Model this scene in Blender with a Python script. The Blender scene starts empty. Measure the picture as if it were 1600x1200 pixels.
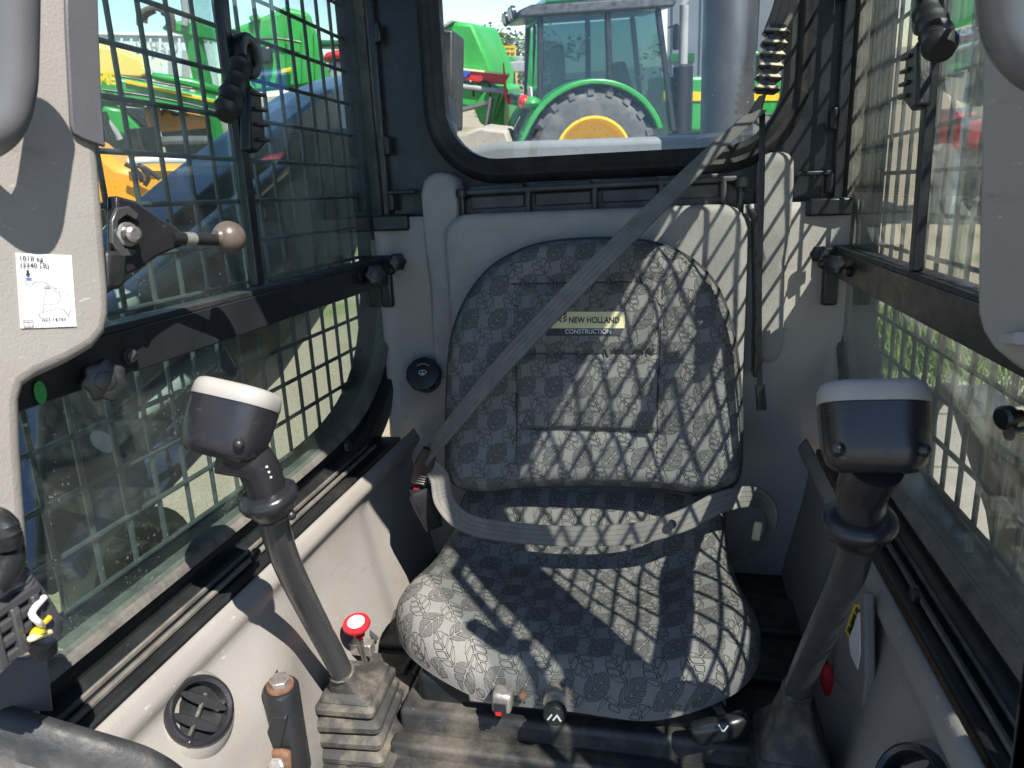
import bpy, bmesh, math, random
from mathutils import Vector, Matrix, Quaternion
random.seed(7)
sc = bpy.context.scene
COL = sc.collection
R = math.radians

# ------------------------------------------------------------------ frames
# The cab is laid out in its own frame: x to the operator's left in the picture = negative,
# y towards the rear wall, z up, eye of the camera at (0,0,0). The loader stands tail-down by
# TILT degrees, so the finished cab is turned by that much and lifted to eye height.
FPX = 1130.0
TILT = R(-8.5)
EYE = Vector((0, 0, 1.80))
CAB = Matrix.Translation(EYE) @ Matrix.Rotation(TILT, 4, 'X')
AY = Vector((245, -308, FPX)).normalized()
AX = Vector((1, .012, -(245 - 308 * .012) / FPX)).normalized()
AZ = AX.cross(AY)

def ray(u, v):
    d = Vector(((u - 800) / FPX, (v - 600) / FPX, 1.0))
    return Vector((AX.dot(d), AY.dot(d), AZ.dot(d)))
def at(u, v, ax, val):
    """point of the cab frame on the plane axis=val seen in direction (u,v)"""
    r = ray(u, v)
    return r * (val / r[ax])
def atp(u, v, p0, nrm):
    r = ray(u, v)
    return r * (Vector(p0).dot(Vector(nrm)) / r.dot(Vector(nrm)))
def out(u, v, y):
    """point of the yard (world frame) at world depth y"""
    r = Matrix.Rotation(TILT, 3, 'X') @ ray(u, v)
    return r * (y / r.y) + EYE

# ------------------------------------------------------------------ camera
cam = bpy.data.cameras.new('camera')
cam.sensor_width = 36.0
cam.lens = FPX / 1600 * 36
cam.clip_start = .02
cam.clip_end = 3000
cam.dof.use_dof = True
cam.dof.focus_distance = 1.05
cam.dof.aperture_fstop = 14.0
camo = bpy.data.objects.new('camera', cam)
COL.objects.link(camo)
mc = Matrix(((AX[0], -AX[1], -AX[2], 0), (AY[0], -AY[1], -AY[2], 0), (AZ[0], -AZ[1], -AZ[2], 0), (0, 0, 0, 1)))
camo.matrix_world = CAB @ mc
sc.camera = camo

# ------------------------------------------------------------------ sky, sun, exposure
SUN = (CAB.to_3x3() @ Vector((-.45, .46, -.76))).normalized()      # direction the light travels
elev = math.asin(-SUN.z)
azim = math.atan2(-SUN.x, -SUN.y)                                   # clockwise from +y
w = bpy.data.worlds.new('World'); sc.world = w; w.use_nodes = True
nt = w.node_tree; nt.nodes.clear()
sky = nt.nodes.new('ShaderNodeTexSky'); sky.sky_type = 'NISHITA'; sky.sun_disc = False
sky.sun_elevation = elev; sky.sun_rotation = azim
sky.air_density = 1.0; sky.dust_density = .1; sky.ozone_density = 1.8
bg = nt.nodes.new('ShaderNodeBackground'); bg.inputs[1].default_value = .098
wo = nt.nodes.new('ShaderNodeOutputWorld')
nt.links.new(sky.outputs[0], bg.inputs[0]); nt.links.new(bg.outputs[0], wo.inputs[0])
sl = bpy.data.lights.new('sun', 'SUN'); sl.energy = 4.3; sl.angle = R(.40); sl.color = (1, .95, .87)
so = bpy.data.objects.new('sun', sl); COL.objects.link(so)
so.rotation_euler = SUN.to_track_quat('-Z', 'Y').to_euler()
sc.view_settings.view_transform = 'Standard'
sc.view_settings.look = 'None'
sc.view_settings.exposure = 1.20
sc.view_settings.gamma = 1.0
sc.view_settings.use_curve_mapping = False
sc.cycles.max_bounces = 10
sc.cycles.transparent_max_bounces = 24
sc.cycles.caustics_reflective = False
sc.cycles.caustics_refractive = False

# ------------------------------------------------------------------ materials
M = {}
def pbr(name, col, rough=.5, var=.12, vscale=14, bump=.0, bscale=180, dust=0, dcol=(.36, .33, .28), metal=0,
        spec=.5, rvar=.12, dscale=9, bump2=0, b2scale=25, wear=0, wcol=(.3, .29, .28), coat=0, scuff=0):
    """noise-broken colour and gloss, fine relief, dust patches, pale scuffs"""
    m = bpy.data.materials.new(name); m.use_nodes = True
    nt = m.node_tree; N = nt.nodes; L = nt.links
    b = N['Principled BSDF']
    tc = N.new('ShaderNodeTexCoord')
    def noise(s, d=4, r=.55):
        n = N.new('ShaderNodeTexNoise'); n.inputs['Scale'].default_value = s
        n.inputs['Detail'].default_value = d; n.inputs['Roughness'].default_value = r
        L.new(tc.outputs['Object'], n.inputs['Vector']); return n
    def mix(f, a, bb):
        x = N.new('ShaderNodeMix'); x.data_type = 'RGBA'
        for s, v in ((0, f), (6, a), (7, bb)):
            if hasattr(v, 'links') or hasattr(v, 'is_output'): L.new(v, x.inputs[s])
            else: x.inputs[s].default_value = v if s == 0 else (*v, 1)
        return x.outputs[2]
    def ramp(n, lo, hi, a=0., bb=1.):
        r = N.new('ShaderNodeMapRange'); L.new(n.outputs['Fac'], r.inputs[0])
        r.inputs[1].default_value = lo; r.inputs[2].default_value = hi
        r.inputs[3].default_value = a; r.inputs[4].default_value = bb
        return r.outputs[0]
    n1 = noise(vscale)
    d = [max(0, c * (1 - var)) for c in col]; h = [min(1, c * (1 + var)) for c in col]
    c = mix(ramp(n1, .3, .7), d, h)
    if dust:
        c = mix(ramp(noise(dscale, 6, .65), .62 - dust * .35, .80 - dust * .15, 0, min(.9, .35 + dust * .5)), c, dcol)
    if wear:
        mp = N.new('ShaderNodeMapping'); mp.inputs['Scale'].default_value = (1, 1.7, 6)
        mp.inputs['Rotation'].default_value = (.5, .3, .8)
        L.new(tc.outputs['Object'], mp.inputs[0])
        n = N.new('ShaderNodeTexNoise'); n.inputs['Scale'].default_value = 40; n.inputs['Detail'].default_value = 3
        L.new(mp.outputs[0], n.inputs['Vector'])
        c = mix(ramp(n, .68, .76, 0, wear), c, wcol)
    if scuff:
        mp = N.new('ShaderNodeMapping'); mp.inputs['Scale'].default_value = (1, .55, 3.2)
        mp.inputs['Rotation'].default_value = (.9, .2, .3)
        L.new(tc.outputs['Object'], mp.inputs[0])
        n = N.new('ShaderNodeTexNoise'); n.inputs['Scale'].default_value = 17; n.inputs['Detail'].default_value = 7; n.inputs['Roughness'].default_value = .7
        L.new(mp.outputs[0], n.inputs['Vector'])
        c = mix(ramp(n, .60, .74, 0, scuff), c, (.13, .11, .095))
    L.new(c, b.inputs['Base Color'])
    L.new(ramp(noise(vscale * 2.3), .3, .7, max(.03, rough - rvar), min(1, rough + rvar)), b.inputs['Roughness'])
    b.inputs['Metallic'].default_value = metal
    b.inputs['Specular IOR Level'].default_value = spec
    if coat: b.inputs['Coat Weight'].default_value = coat
    hgt = None
    if bump:
        bp = N.new('ShaderNodeBump'); bp.inputs['Strength'].default_value = bump; bp.inputs['Distance'].default_value = .002
        L.new(noise(bscale, 3).outputs['Fac'], bp.inputs['Height']); hgt = bp
    if bump2:
        b2 = N.new('ShaderNodeBump'); b2.inputs['Strength'].default_value = bump2; b2.inputs['Distance'].default_value = .01
        L.new(noise(b2scale, 2).outputs['Fac'], b2.inputs['Height'])
        if hgt: L.new(hgt.outputs[0], b2.inputs['Normal'])
        hgt = b2
    if hgt: L.new(hgt.outputs[0], b.inputs['Normal'])
    M[name] = m
    return m

pbr('trim', (.285, .266, .246), .45, .08, 6, .22, 420, .34, (.27, .225, .175), scuff=.42, wear=.5, wcol=(.62, .58, .54))
pbr('trim_rear', (.41, .38, .345), .62, .07, 9, .3, 380, .22, (.33, .28, .22), wear=.2, scuff=.35)
pbr('trim_dark', (.085, .085, .095), .42, .1, 10, .12, 420, .12, (.2, .19, .18))
pbr('sheet', (.19, .185, .18), .6, .08, 12, .25, 500, .14, (.2, .19, .18))
pbr('black', (.013, .014, .015), .38, .25, 16, .15, 300, .18, (.075, .07, .065), wear=.25, wcol=(.10, .10, .10))
pbr('black_metal', (.018, .019, .021), .33, .25, 12, .08, 200, .12, (.07, .066, .06), wear=.3, wcol=(.11, .11, .11))
pbr('pillar', (.022, .024, .027), .32, .3, 9, .06, 160, .2, (.06, .058, .055), wear=.25, wcol=(.12, .12, .12))
pbr('rubber', (.02, .02, .021), .55, .3, 20, .25, 220, .3, (.11, .10, .085), wear=.3, wcol=(.16, .15, .14))
pbr('boot', (.042, .041, .04), .62, .25, 30, .2, 260, .42, (.27, .23, .165), dscale=26)
pbr('mat', (.03, .03, .031), .55, .25, 18, .25, 260, .42, (.22, .19, .145), dscale=13, wear=.3, wcol=(.2, .19, .17))
pbr('grip', (.018, .018, .021), .27, .12, 12, .10, 600, .06, (.1, .1, .1), wear=.2, wcol=(.14, .14, .14))
pbr('grip_cap', (.31, .298, .28), .55, .04, 12, .06, 500, .12, (.42, .38, .32))
pbr('stick', (.052, .052, .055), .27, .1, 12, .04, 300, .08, (.16, .15, .14), wear=.35, wcol=(.24, .23, .22))
pbr('foam', (.43, .41, .378), .95, .07, 26, .9, 900, .16, (.34, .30, .25), spec=.15, bump2=.12, b2scale=40)
pbr('fabric', (.225, .216, .205), .92, .08, 10, .6, 1300, .24, (.32, .285, .235), spec=.2, dscale=8, bump2=.10, b2scale=18)
pbr('print_line', (.050, .049, .048), .92, .1, 50, .4, 1500, .06, (.22, .2, .17), spec=.15)
pbr('print_fill', (.142, .138, .133), .92, .25, 600, .6, 1500, .1, (.24, .22, .19), spec=.15)
pbr('seam', (.05, .05, .054), .9, .1, 30)
pbr('belt_rib', (.20, .189, .172), .75, .12, 40, .5, 1300, .25, (.3, .27, .23), spec=.25, dscale=20)
pbr('belt_edge', (.14, .132, .12), .65, .15, 40, .5, 1300, .15, (.15, .14, .12), spec=.3)
pbr('shelf', (.05, .051, .053), .55, .2, 14, .3, 300, .45, (.17, .16, .145))
pbr('rust', (.15, .075, .045), .85, .4, 60, .6, 200, .3, (.35, .3, .24), dscale=30)
pbr('zinc', (.42, .40, .37), .42, .2, 60, .3, 200, .35, (.25, .15, .09), metal=.7, dscale=40)
pbr('steel', (.35, .33, .31), .35, .2, 60, .2, 200, .2, (.2, .18, .15), metal=.85)
pbr('knob_wood', (.105, .082, .068), .36, .18, 45, .15, 160, .12, (.27, .24, .21))
pbr('red_plastic', (.50, .018, .028), .32, .06, 20)
pbr('white_print', (.75, .75, .74), .5, .03, 20)
pbr('ink', (.03, .03, .035), .6, .05, 20)
pbr('ink_soft', (.33, .30, .31), .6, .05, 20)
pbr('ink_pink', (.62, .42, .44), .6, .05, 20)
pbr('cream', (.80, .72, .42), .75, .05, 60, .4, 1500, .1, (.5, .45, .35))
pbr('label_dark', (.06, .06, .075), .8, .05, 60, .4, 1500)
pbr('yellow_label', (.70, .52, .03), .5, .05, 20)
pbr('led_green', (.05, .33, .08), .4, .05, 20)
pbr('loader_blue', (.035, .062, .125), .34, .15, 8, .05, 100, .25, (.13, .14, .16), coat=.3, wear=.3, wcol=(.12, .14, .18))
pbr('loader_dark', (.02, .022, .025), .5, .3, 10, .2, 120, .4, (.09, .085, .075))
pbr('loader_hood', (.19, .20, .21), .42, .1, 6, .05, 100, .35, (.34, .32, .29))
pbr('handle', (.13, .13, .138), .34, .1, 12, .05, 400, .06, (.1, .1, .1))
pbr('seal', (.10, .094, .085), .75, .3, 25, .3, 200, .6, (.26, .235, .20), dscale=22)
pbr('hub_olive', (.20, .17, .07), .7, .2, 12, dust=.4)
pbr('stack', (.032, .033, .036), .55, .2, 8, .1, 100, .15, (.17, .165, .16))
pbr('guard', (.075, .08, .083), .40, .2, 30, .1, 200, .2, (.06, .06, .06))
pbr('tan_and_sunlit', (.62, .53, .36), .6, .15, 60, .2, 300, .25, (.4, .34, .24), dscale=50)  # keeper tab's tan; on the sleeve ribs it stands for sunlight on black
pbr('jd_green', (.018, .27, .045), .34, .1, 3, dust=.3, dcol=(.10, .22, .09), dscale=3, coat=.4)
pbr('jd_dark', (.012, .10, .03), .45, .2, 3)
pbr('green_bright', (.035, .35, .06), .45, .14, 2, dust=.4, dcol=(.12, .32, .12), dscale=3, wear=.3, wcol=(.2, .3, .15))
pbr('jd_yellow', (.78, .47, .008), .4, .06, 3, dust=.15, dcol=(.5, .36, .1))
pbr('cream_yellow', (.74, .53, .13), .45, .06, 3)
pbr('orange', (.80, .32, .02), .42, .08, 3, dust=.2, dcol=(.4, .22, .08))
pbr('orange_pale', (.72, .32, .07), .5, .1, 3, dust=.25, dcol=(.3, .18, .1))
pbr('tyre', (.075, .073, .072), .82, .2, 5, .3, 60, .45, (.23, .21, .19), dscale=4)
pbr('cab_black', (.014, .015, .017), .35, .2, 6, dust=.2, dcol=(.06, .06, .06))
pbr('red_paint', (.62, .03, .04), .4, .08, 3)
pbr('red_light', (.70, .03, .02), .18, .1, 12)
pbr('blue_paint', (.03, .10, .45), .4, .08, 3)
pbr('white_paint', (.72, .72, .71), .5, .05, 3, dust=.2, dcol=(.45, .43, .40), dscale=2)
pbr('container', (.62, .65, .66), .5, .06, 2, dust=.25, dcol=(.42, .42, .40), dscale=1.5)
pbr('grey_paint', (.33, .33, .33), .5, .12, 4, dust=.3, dcol=(.28, .25, .2))
pbr('shed_wall', (.16, .175, .20), .6, .08, 1, dust=.2, dcol=(.2, .2, .2), dscale=.6)
pbr('shed_light', (.33, .34, .345), .6, .06, 1, dust=.2, dcol=(.3, .3, .28), dscale=.6)
pbr('bark', (.10, .07, .05), .9, .3, 12, .6, 30)
pbr('leaf', (.06, .095, .035), .7, .45, 1.2)
pbr('leaf_pale', (.10, .13, .06), .7, .45, 1.2)
pbr('grass', (.11, .17, .035), .75, .45, 3)
pbr('slab', (.36, .32, .265), .85, .12, 5, .4, 120, .3, (.3, .26, .2))
pbr('bone', (.5, .46, .38), .6, .12, 60)

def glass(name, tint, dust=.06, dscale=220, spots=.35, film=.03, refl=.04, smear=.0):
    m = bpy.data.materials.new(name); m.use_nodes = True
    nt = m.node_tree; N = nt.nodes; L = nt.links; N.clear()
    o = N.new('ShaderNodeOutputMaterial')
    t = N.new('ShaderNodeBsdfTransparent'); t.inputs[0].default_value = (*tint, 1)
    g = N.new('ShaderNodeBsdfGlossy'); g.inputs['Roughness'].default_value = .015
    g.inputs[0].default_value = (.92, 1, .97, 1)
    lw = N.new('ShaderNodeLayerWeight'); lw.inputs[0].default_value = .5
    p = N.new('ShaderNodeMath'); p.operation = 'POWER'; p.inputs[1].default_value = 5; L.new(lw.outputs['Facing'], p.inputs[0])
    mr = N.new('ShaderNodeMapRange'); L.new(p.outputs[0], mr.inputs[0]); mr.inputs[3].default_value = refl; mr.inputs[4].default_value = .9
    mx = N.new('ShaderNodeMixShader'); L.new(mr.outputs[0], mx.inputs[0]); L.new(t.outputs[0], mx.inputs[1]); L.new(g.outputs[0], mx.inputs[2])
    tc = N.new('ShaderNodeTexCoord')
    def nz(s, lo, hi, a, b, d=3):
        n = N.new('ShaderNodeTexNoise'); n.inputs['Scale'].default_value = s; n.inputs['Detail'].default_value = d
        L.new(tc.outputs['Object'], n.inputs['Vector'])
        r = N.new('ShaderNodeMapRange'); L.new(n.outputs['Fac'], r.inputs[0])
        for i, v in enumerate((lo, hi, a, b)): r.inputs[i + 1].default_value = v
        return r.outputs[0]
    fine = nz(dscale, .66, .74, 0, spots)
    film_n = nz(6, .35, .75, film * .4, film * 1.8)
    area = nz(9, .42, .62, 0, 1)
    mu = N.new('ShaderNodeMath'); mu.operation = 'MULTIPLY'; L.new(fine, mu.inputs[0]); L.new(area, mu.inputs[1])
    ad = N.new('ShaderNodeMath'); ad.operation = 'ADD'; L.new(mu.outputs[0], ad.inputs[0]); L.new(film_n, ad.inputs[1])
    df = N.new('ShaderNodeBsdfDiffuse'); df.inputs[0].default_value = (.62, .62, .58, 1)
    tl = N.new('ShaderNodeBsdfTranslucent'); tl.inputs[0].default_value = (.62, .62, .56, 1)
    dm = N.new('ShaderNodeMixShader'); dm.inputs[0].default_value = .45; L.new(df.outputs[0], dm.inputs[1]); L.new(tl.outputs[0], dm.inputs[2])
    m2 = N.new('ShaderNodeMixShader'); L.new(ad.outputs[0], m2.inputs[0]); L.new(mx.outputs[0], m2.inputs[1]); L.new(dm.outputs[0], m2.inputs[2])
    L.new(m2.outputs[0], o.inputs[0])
    M[name] = m
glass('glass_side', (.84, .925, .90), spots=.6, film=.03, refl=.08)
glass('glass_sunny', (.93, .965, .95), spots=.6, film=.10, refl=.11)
glass('glass_rear', (.93, .965, .97), spots=.8, film=.018, refl=.03, dscale=160)
glass('glass_tractor', (.44, .56, .58), spots=.1, film=.004, refl=.035, dscale=30)

def ground_mat():
    m = bpy.data.materials.new('ground'); m.use_nodes = True
    nt = m.node_tree; N = nt.nodes; L = nt.links; b = N['Principled BSDF']
    tc = N.new('ShaderNodeTexCoord')
    def nz(s, d=6, r=.6):
        n = N.new('ShaderNodeTexNoise'); n.inputs['Scale'].default_value = s; n.inputs['Detail'].default_value = d
        n.inputs['Roughness'].default_value = r; L.new(tc.outputs['Object'], n.inputs['Vector']); return n.outputs['Fac']
    def cr(f, st):
        c = N.new('ShaderNodeValToRGB'); L.new(f, c.inputs[0]); e = c.color_ramp.elements
        e[0].position, e[0].color = st[0][0], (*st[0][1], 1); e[1].position, e[1].color = st[-1][0], (*st[-1][1], 1)
        for p, k in st[1:-1]: x = e.new(p); x.color = (*k, 1)
        return c.outputs[0]
    grav = cr(nz(60, 8, .7), [(.3, (.20, .155, .105)), (.5, (.31, .25, .175)), (.7, (.41, .335, .245))])
    gr = cr(nz(30, 6), [(.3, (.07, .11, .025)), (.7, (.20, .24, .07))])
    mx = N.new('ShaderNodeMix'); mx.data_type = 'RGBA'
    f = cr(nz(.45, 5), [(.57, (0, 0, 0)), (.66, (1, 1, 1))])
    L.new(f, mx.inputs[0]); L.new(grav, mx.inputs[6]); L.new(gr, mx.inputs[7]); L.new(mx.outputs[2], b.inputs['Base Color'])
    b.inputs['Roughness'].default_value = .95
    bp = N.new('ShaderNodeBump'); bp.inputs['Distance'].default_value = .03; bp.inputs['Strength'].default_value = .7
    L.new(nz(45, 8, .7), bp.inputs['Height']); L.new(bp.outputs[0], b.inputs['Normal'])
    M['ground'] = m
ground_mat()

# ------------------------------------------------------------------ object helpers
ORG = {}
CABTOP = []
def tag(o, label=None, cat=None, group=None, kind=None):
    if label: o['label'] = label
    if cat: o['category'] = cat
    if group: o['group'] = group
    if kind: o['kind'] = kind
    return o
def thing(name, label, cat, loc=(0, 0, 0), group=None, yard=False):
    o = bpy.data.objects.new(name, None); COL.objects.link(o)
    o.empty_display_size = .05
    o.location = loc; ORG[o] = Vector(loc)
    tag(o, label, cat, group)
    if not yard: CABTOP.append(o)
    return o
def finish(name, me, mat, parent, yard, smooth=35, bevel=0, seg=2):
    me.materials.clear(); me.materials.append(M[mat])
    if smooth:
        me.shade_smooth(); me.set_sharp_from_angle(angle=R(smooth))
    o = bpy.data.objects.new(name, me); COL.objects.link(o)
    if parent:
        o.parent = parent; ORG[o] = ORG[parent]
        me.transform(Matrix.Translation(-ORG[parent]))
    else:
        ORG[o] = Vector((0, 0, 0))
        if not yard: CABTOP.append(o)
    if bevel:
        b = o.modifiers.new('bevel', 'BEVEL'); b.width = bevel; b.segments = seg; b.limit_method = 'ANGLE'; b.angle_limit = R(40)
        b.harden_normals = False
    return o

def frame_from(d, up=(0, 0, 1)):
    d = Vector(d).normalized(); up = Vector(up)
    s = d.cross(up)
    if s.length < 1e-4: s = d.cross(Vector((1, 0, 0)))
    s.normalize(); u = s.cross(d)
    return s, u, d
def crom(P, n=8, closed=False):
    P = [Vector(p) for p in P]; res = []; k = len(P)
    rng = range(k) if closed else range(k - 1)
    for i in rng:
        if closed: a, b, c, d = P[(i - 1) % k], P[i], P[(i + 1) % k], P[(i + 2) % k]
        else: a, b, c, d = P[max(i - 1, 0)], P[i], P[i + 1], P[min(i + 2, k - 1)]
        for j in range(n):
            t = j / n
            res.append(.5 * ((2 * b) + (c - a) * t + (2 * a - 5 * b + 4 * c - d) * t * t + (3 * b - a - 3 * c + d) * t ** 3))
    if not closed: res.append(P[-1])
    return res
def sstep(a, b, x):
    t = min(1, max(0, (x - a) / (b - a))); return t * t * (3 - 2 * t)

class MB:
    def __init__(s): s.v = []; s.f = []
    def add(s, vs, fs):
        o = len(s.v); s.v += [Vector(v) for v in vs]; s.f += [tuple(i + o for i in f) for f in fs]; return s
    def box(s, c, d, rot=None):
        c = Vector(c); h = Vector(d) / 2
        vs = [Vector((x * h.x, y * h.y, z * h.z)) for x in (-1, 1) for y in (-1, 1) for z in (-1, 1)]
        if rot is not None: vs = [rot @ v for v in vs]
        return s.add([c + v for v in vs], [(0, 1, 3, 2), (4, 6, 7, 5), (0, 4, 5, 1), (2, 3, 7, 6), (0, 2, 6, 4), (1, 5, 7, 3)])
    def bar(s, a, b, wd, ht, up=(0, 0, 1)):
        a = Vector(a); b = Vector(b); sx, u, d = frame_from(b - a, up)
        vs = [p + sx * (x * wd / 2) + u * (y * ht / 2) for p in (a, b) for x, y in ((-1, -1), (1, -1), (1, 1), (-1, 1))]
        return s.add(vs, [(3, 2, 1, 0), (4, 5, 6, 7), (0, 1, 5, 4), (1, 2, 6, 5), (2, 3, 7, 6), (3, 0, 4, 7)])
    def sweep(s, path, prof, up=(0, 0, 1), closed=False, caps=True, scale=None, ups=None):
        """profile (a,b): a along the side vector, b along up"""
        P = [Vector(p) for p in path]; n = len(P); m = len(prof); vs = []
        for i, p in enumerate(P):
            if closed: d = P[(i + 1) % n] - P[i - 1]
            else: d = P[min(i + 1, n - 1)] - P[max(i - 1, 0)]
            sx, u, d = frame_from(d, ups[i] if ups else up)
            k = scale[i] if scale else 1
            vs += [p + sx * (a * k) + u * (b * k) for a, b in prof]
        fs = []
        for i in range(n if closed else n - 1):
            j = (i + 1) % n
            for q in range(m): fs.append((i * m + q, i * m + (q + 1) % m, j * m + (q + 1) % m, j * m + q))
        if caps and not closed:
            fs.append(tuple(range(m - 1, -1, -1))); fs.append(tuple((n - 1) * m + q for q in range(m)))
        return s.add(vs, fs)
    def tube(s, path, r, seg=14, closed=False, caps=True, up=(.13, .21, 1)):
        rs = r if isinstance(r, (list, tuple)) else None
        prof = [(math.cos(2 * math.pi * k / seg), math.sin(2 * math.pi * k / seg)) for k in range(seg)]
        return s.sweep(path, prof, up, closed, caps, rs if rs else [r] * len(path))
    def lathe(s, base, axis, prof, seg=28, caps=True):
        """profile (radius, height along axis)"""
        sx, u, d = frame_from(axis); b = Vector(base); vs = []; m = seg
        for r, h in prof:
            vs += [b + d * h + (sx * math.cos(2 * math.pi * k / m) + u * math.sin(2 * math.pi * k / m)) * r for k in range(m)]
        fs = []
        for i in range(len(prof) - 1):
            for k in range(m): fs.append((i * m + k, i * m + (k + 1) % m, (i + 1) * m + (k + 1) % m, (i + 1) * m + k))
        if caps:
            fs.append(tuple(range(m - 1, -1, -1))); fs.append(tuple((len(prof) - 1) * m + k for k in range(m)))
        return s.add(vs, fs)
    def prism(s, pts, ext):
        n = len(pts); e = Vector(ext); pts = [Vector(p) for p in pts]
        vs = pts + [p + e for p in pts]
        return s.add(vs, [tuple(range(n - 1, -1, -1)), tuple(range(n, 2 * n))] + [(i, (i + 1) % n, n + (i + 1) % n, n + i) for i in range(n)])
    def grid(s, fn, nu, nv, wrap=False):
        vs = [fn(i / (nu if wrap else nu - 1), j / (nv - 1)) for i in range(nu) for j in range(nv)]
        fs = []
        for i in range(nu if wrap else nu - 1):
            for j in range(nv - 1):
                a = i * nv + j; b = ((i + 1) % nu) * nv + j
                fs.append((a, b, b + 1, a + 1))
        return s.add(vs, fs)
    def loft(s, secs, caps=True):
        m = len(secs[0]); vs = [p for q in secs for p in q]; fs = []
        for i in range(len(secs) - 1):
            for k in range(m): fs.append((i * m + k, i * m + (k + 1) % m, (i + 1) * m + (k + 1) % m, (i + 1) * m + k))
        if caps: fs.append(tuple(range(m - 1, -1, -1))); fs.append(tuple((len(secs) - 1) * m + k for k in range(m)))
        return s.add(vs, fs)
    def sphere(s, c, r, nu=20, nv=12, sc=(1, 1, 1)):
        pr = [(max(1e-4, r * math.sin(math.pi * j / nv)), -r * math.cos(math.pi * j / nv)) for j in range(nv + 1)]
        o = len(s.v); s.lathe((0, 0, 0), (0, 0, 1), pr, nu)
        for i in range(o, len(s.v)): s.v[i] = Vector((s.v[i].x * sc[0], s.v[i].y * sc[1], s.v[i].z * sc[2])) + Vector(c)
        return s
    def build(s, name, mat, parent=None, yard=False, smooth=35, bevel=0, seg=2, fix=True):
        me = bpy.data.meshes.new(name)
        me.from_pydata([tuple(v) for v in s.v], [], s.f); me.update()
        if fix:
            bm = bmesh.new(); bm.from_mesh(me)
            bmesh.ops.recalc_face_normals(bm, faces=bm.faces[:]); bm.to_mesh(me); bm.free()
        return finish(name, me, mat, parent, yard, smooth, bevel, seg)

def rrect(hw, hh, r, n=6):
    """rounded rectangle outline"""
    P = []
    for cx, cy, a0 in ((hw - r, hh - r, 0), (-hw + r, hh - r, 90), (-hw + r, -hh + r, 180), (hw - r, -hh + r, 270)):
        for k in range(n + 1):
            a = R(a0 + 90 * k / n); P.append((cx + r * math.cos(a), cy + r * math.sin(a)))
    return P
def text(body, size, mat, parent, org, ux, uy, align='LEFT', yard=False, name='lettering', ext=.0, sx=1.0, bold=0):
    cu = bpy.data.curves.new('t', 'FONT'); cu.body = body; cu.size = size; cu.align_x = align
    cu.extrude = ext; cu.offset = bold
    o = bpy.data.objects.new('t', cu); COL.objects.link(o)
    bpy.context.view_layer.update()
    me = bpy.data.meshes.new_from_object(o.evaluated_get(bpy.context.evaluated_depsgraph_get()))
    bpy.data.objects.remove(o); bpy.data.curves.remove(cu)
    ux = Vector(ux).normalized(); uy = Vector(uy).normalized(); uz = ux.cross(uy)
    m = Matrix(((ux.x * sx, uy.x, uz.x, org[0]), (ux.y * sx, uy.y, uz.y, org[1]), (ux.z * sx, uy.z, uz.z, org[2]), (0, 0, 0, 1)))
    me.transform(m)
    return finish(name, me, mat, parent, yard, smooth=0)
# ================================================================== THE CAB
CX = -.13                       # middle of the cab
def sx_(s, h): return CX + s * h      # s=-1 picture left, +1 picture right
CABR = thing('loader_cab', 'black and grey steel cab of a compact skid steer loader, seen from its front door', 'cab', (CX, 1.0, -.80))

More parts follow.
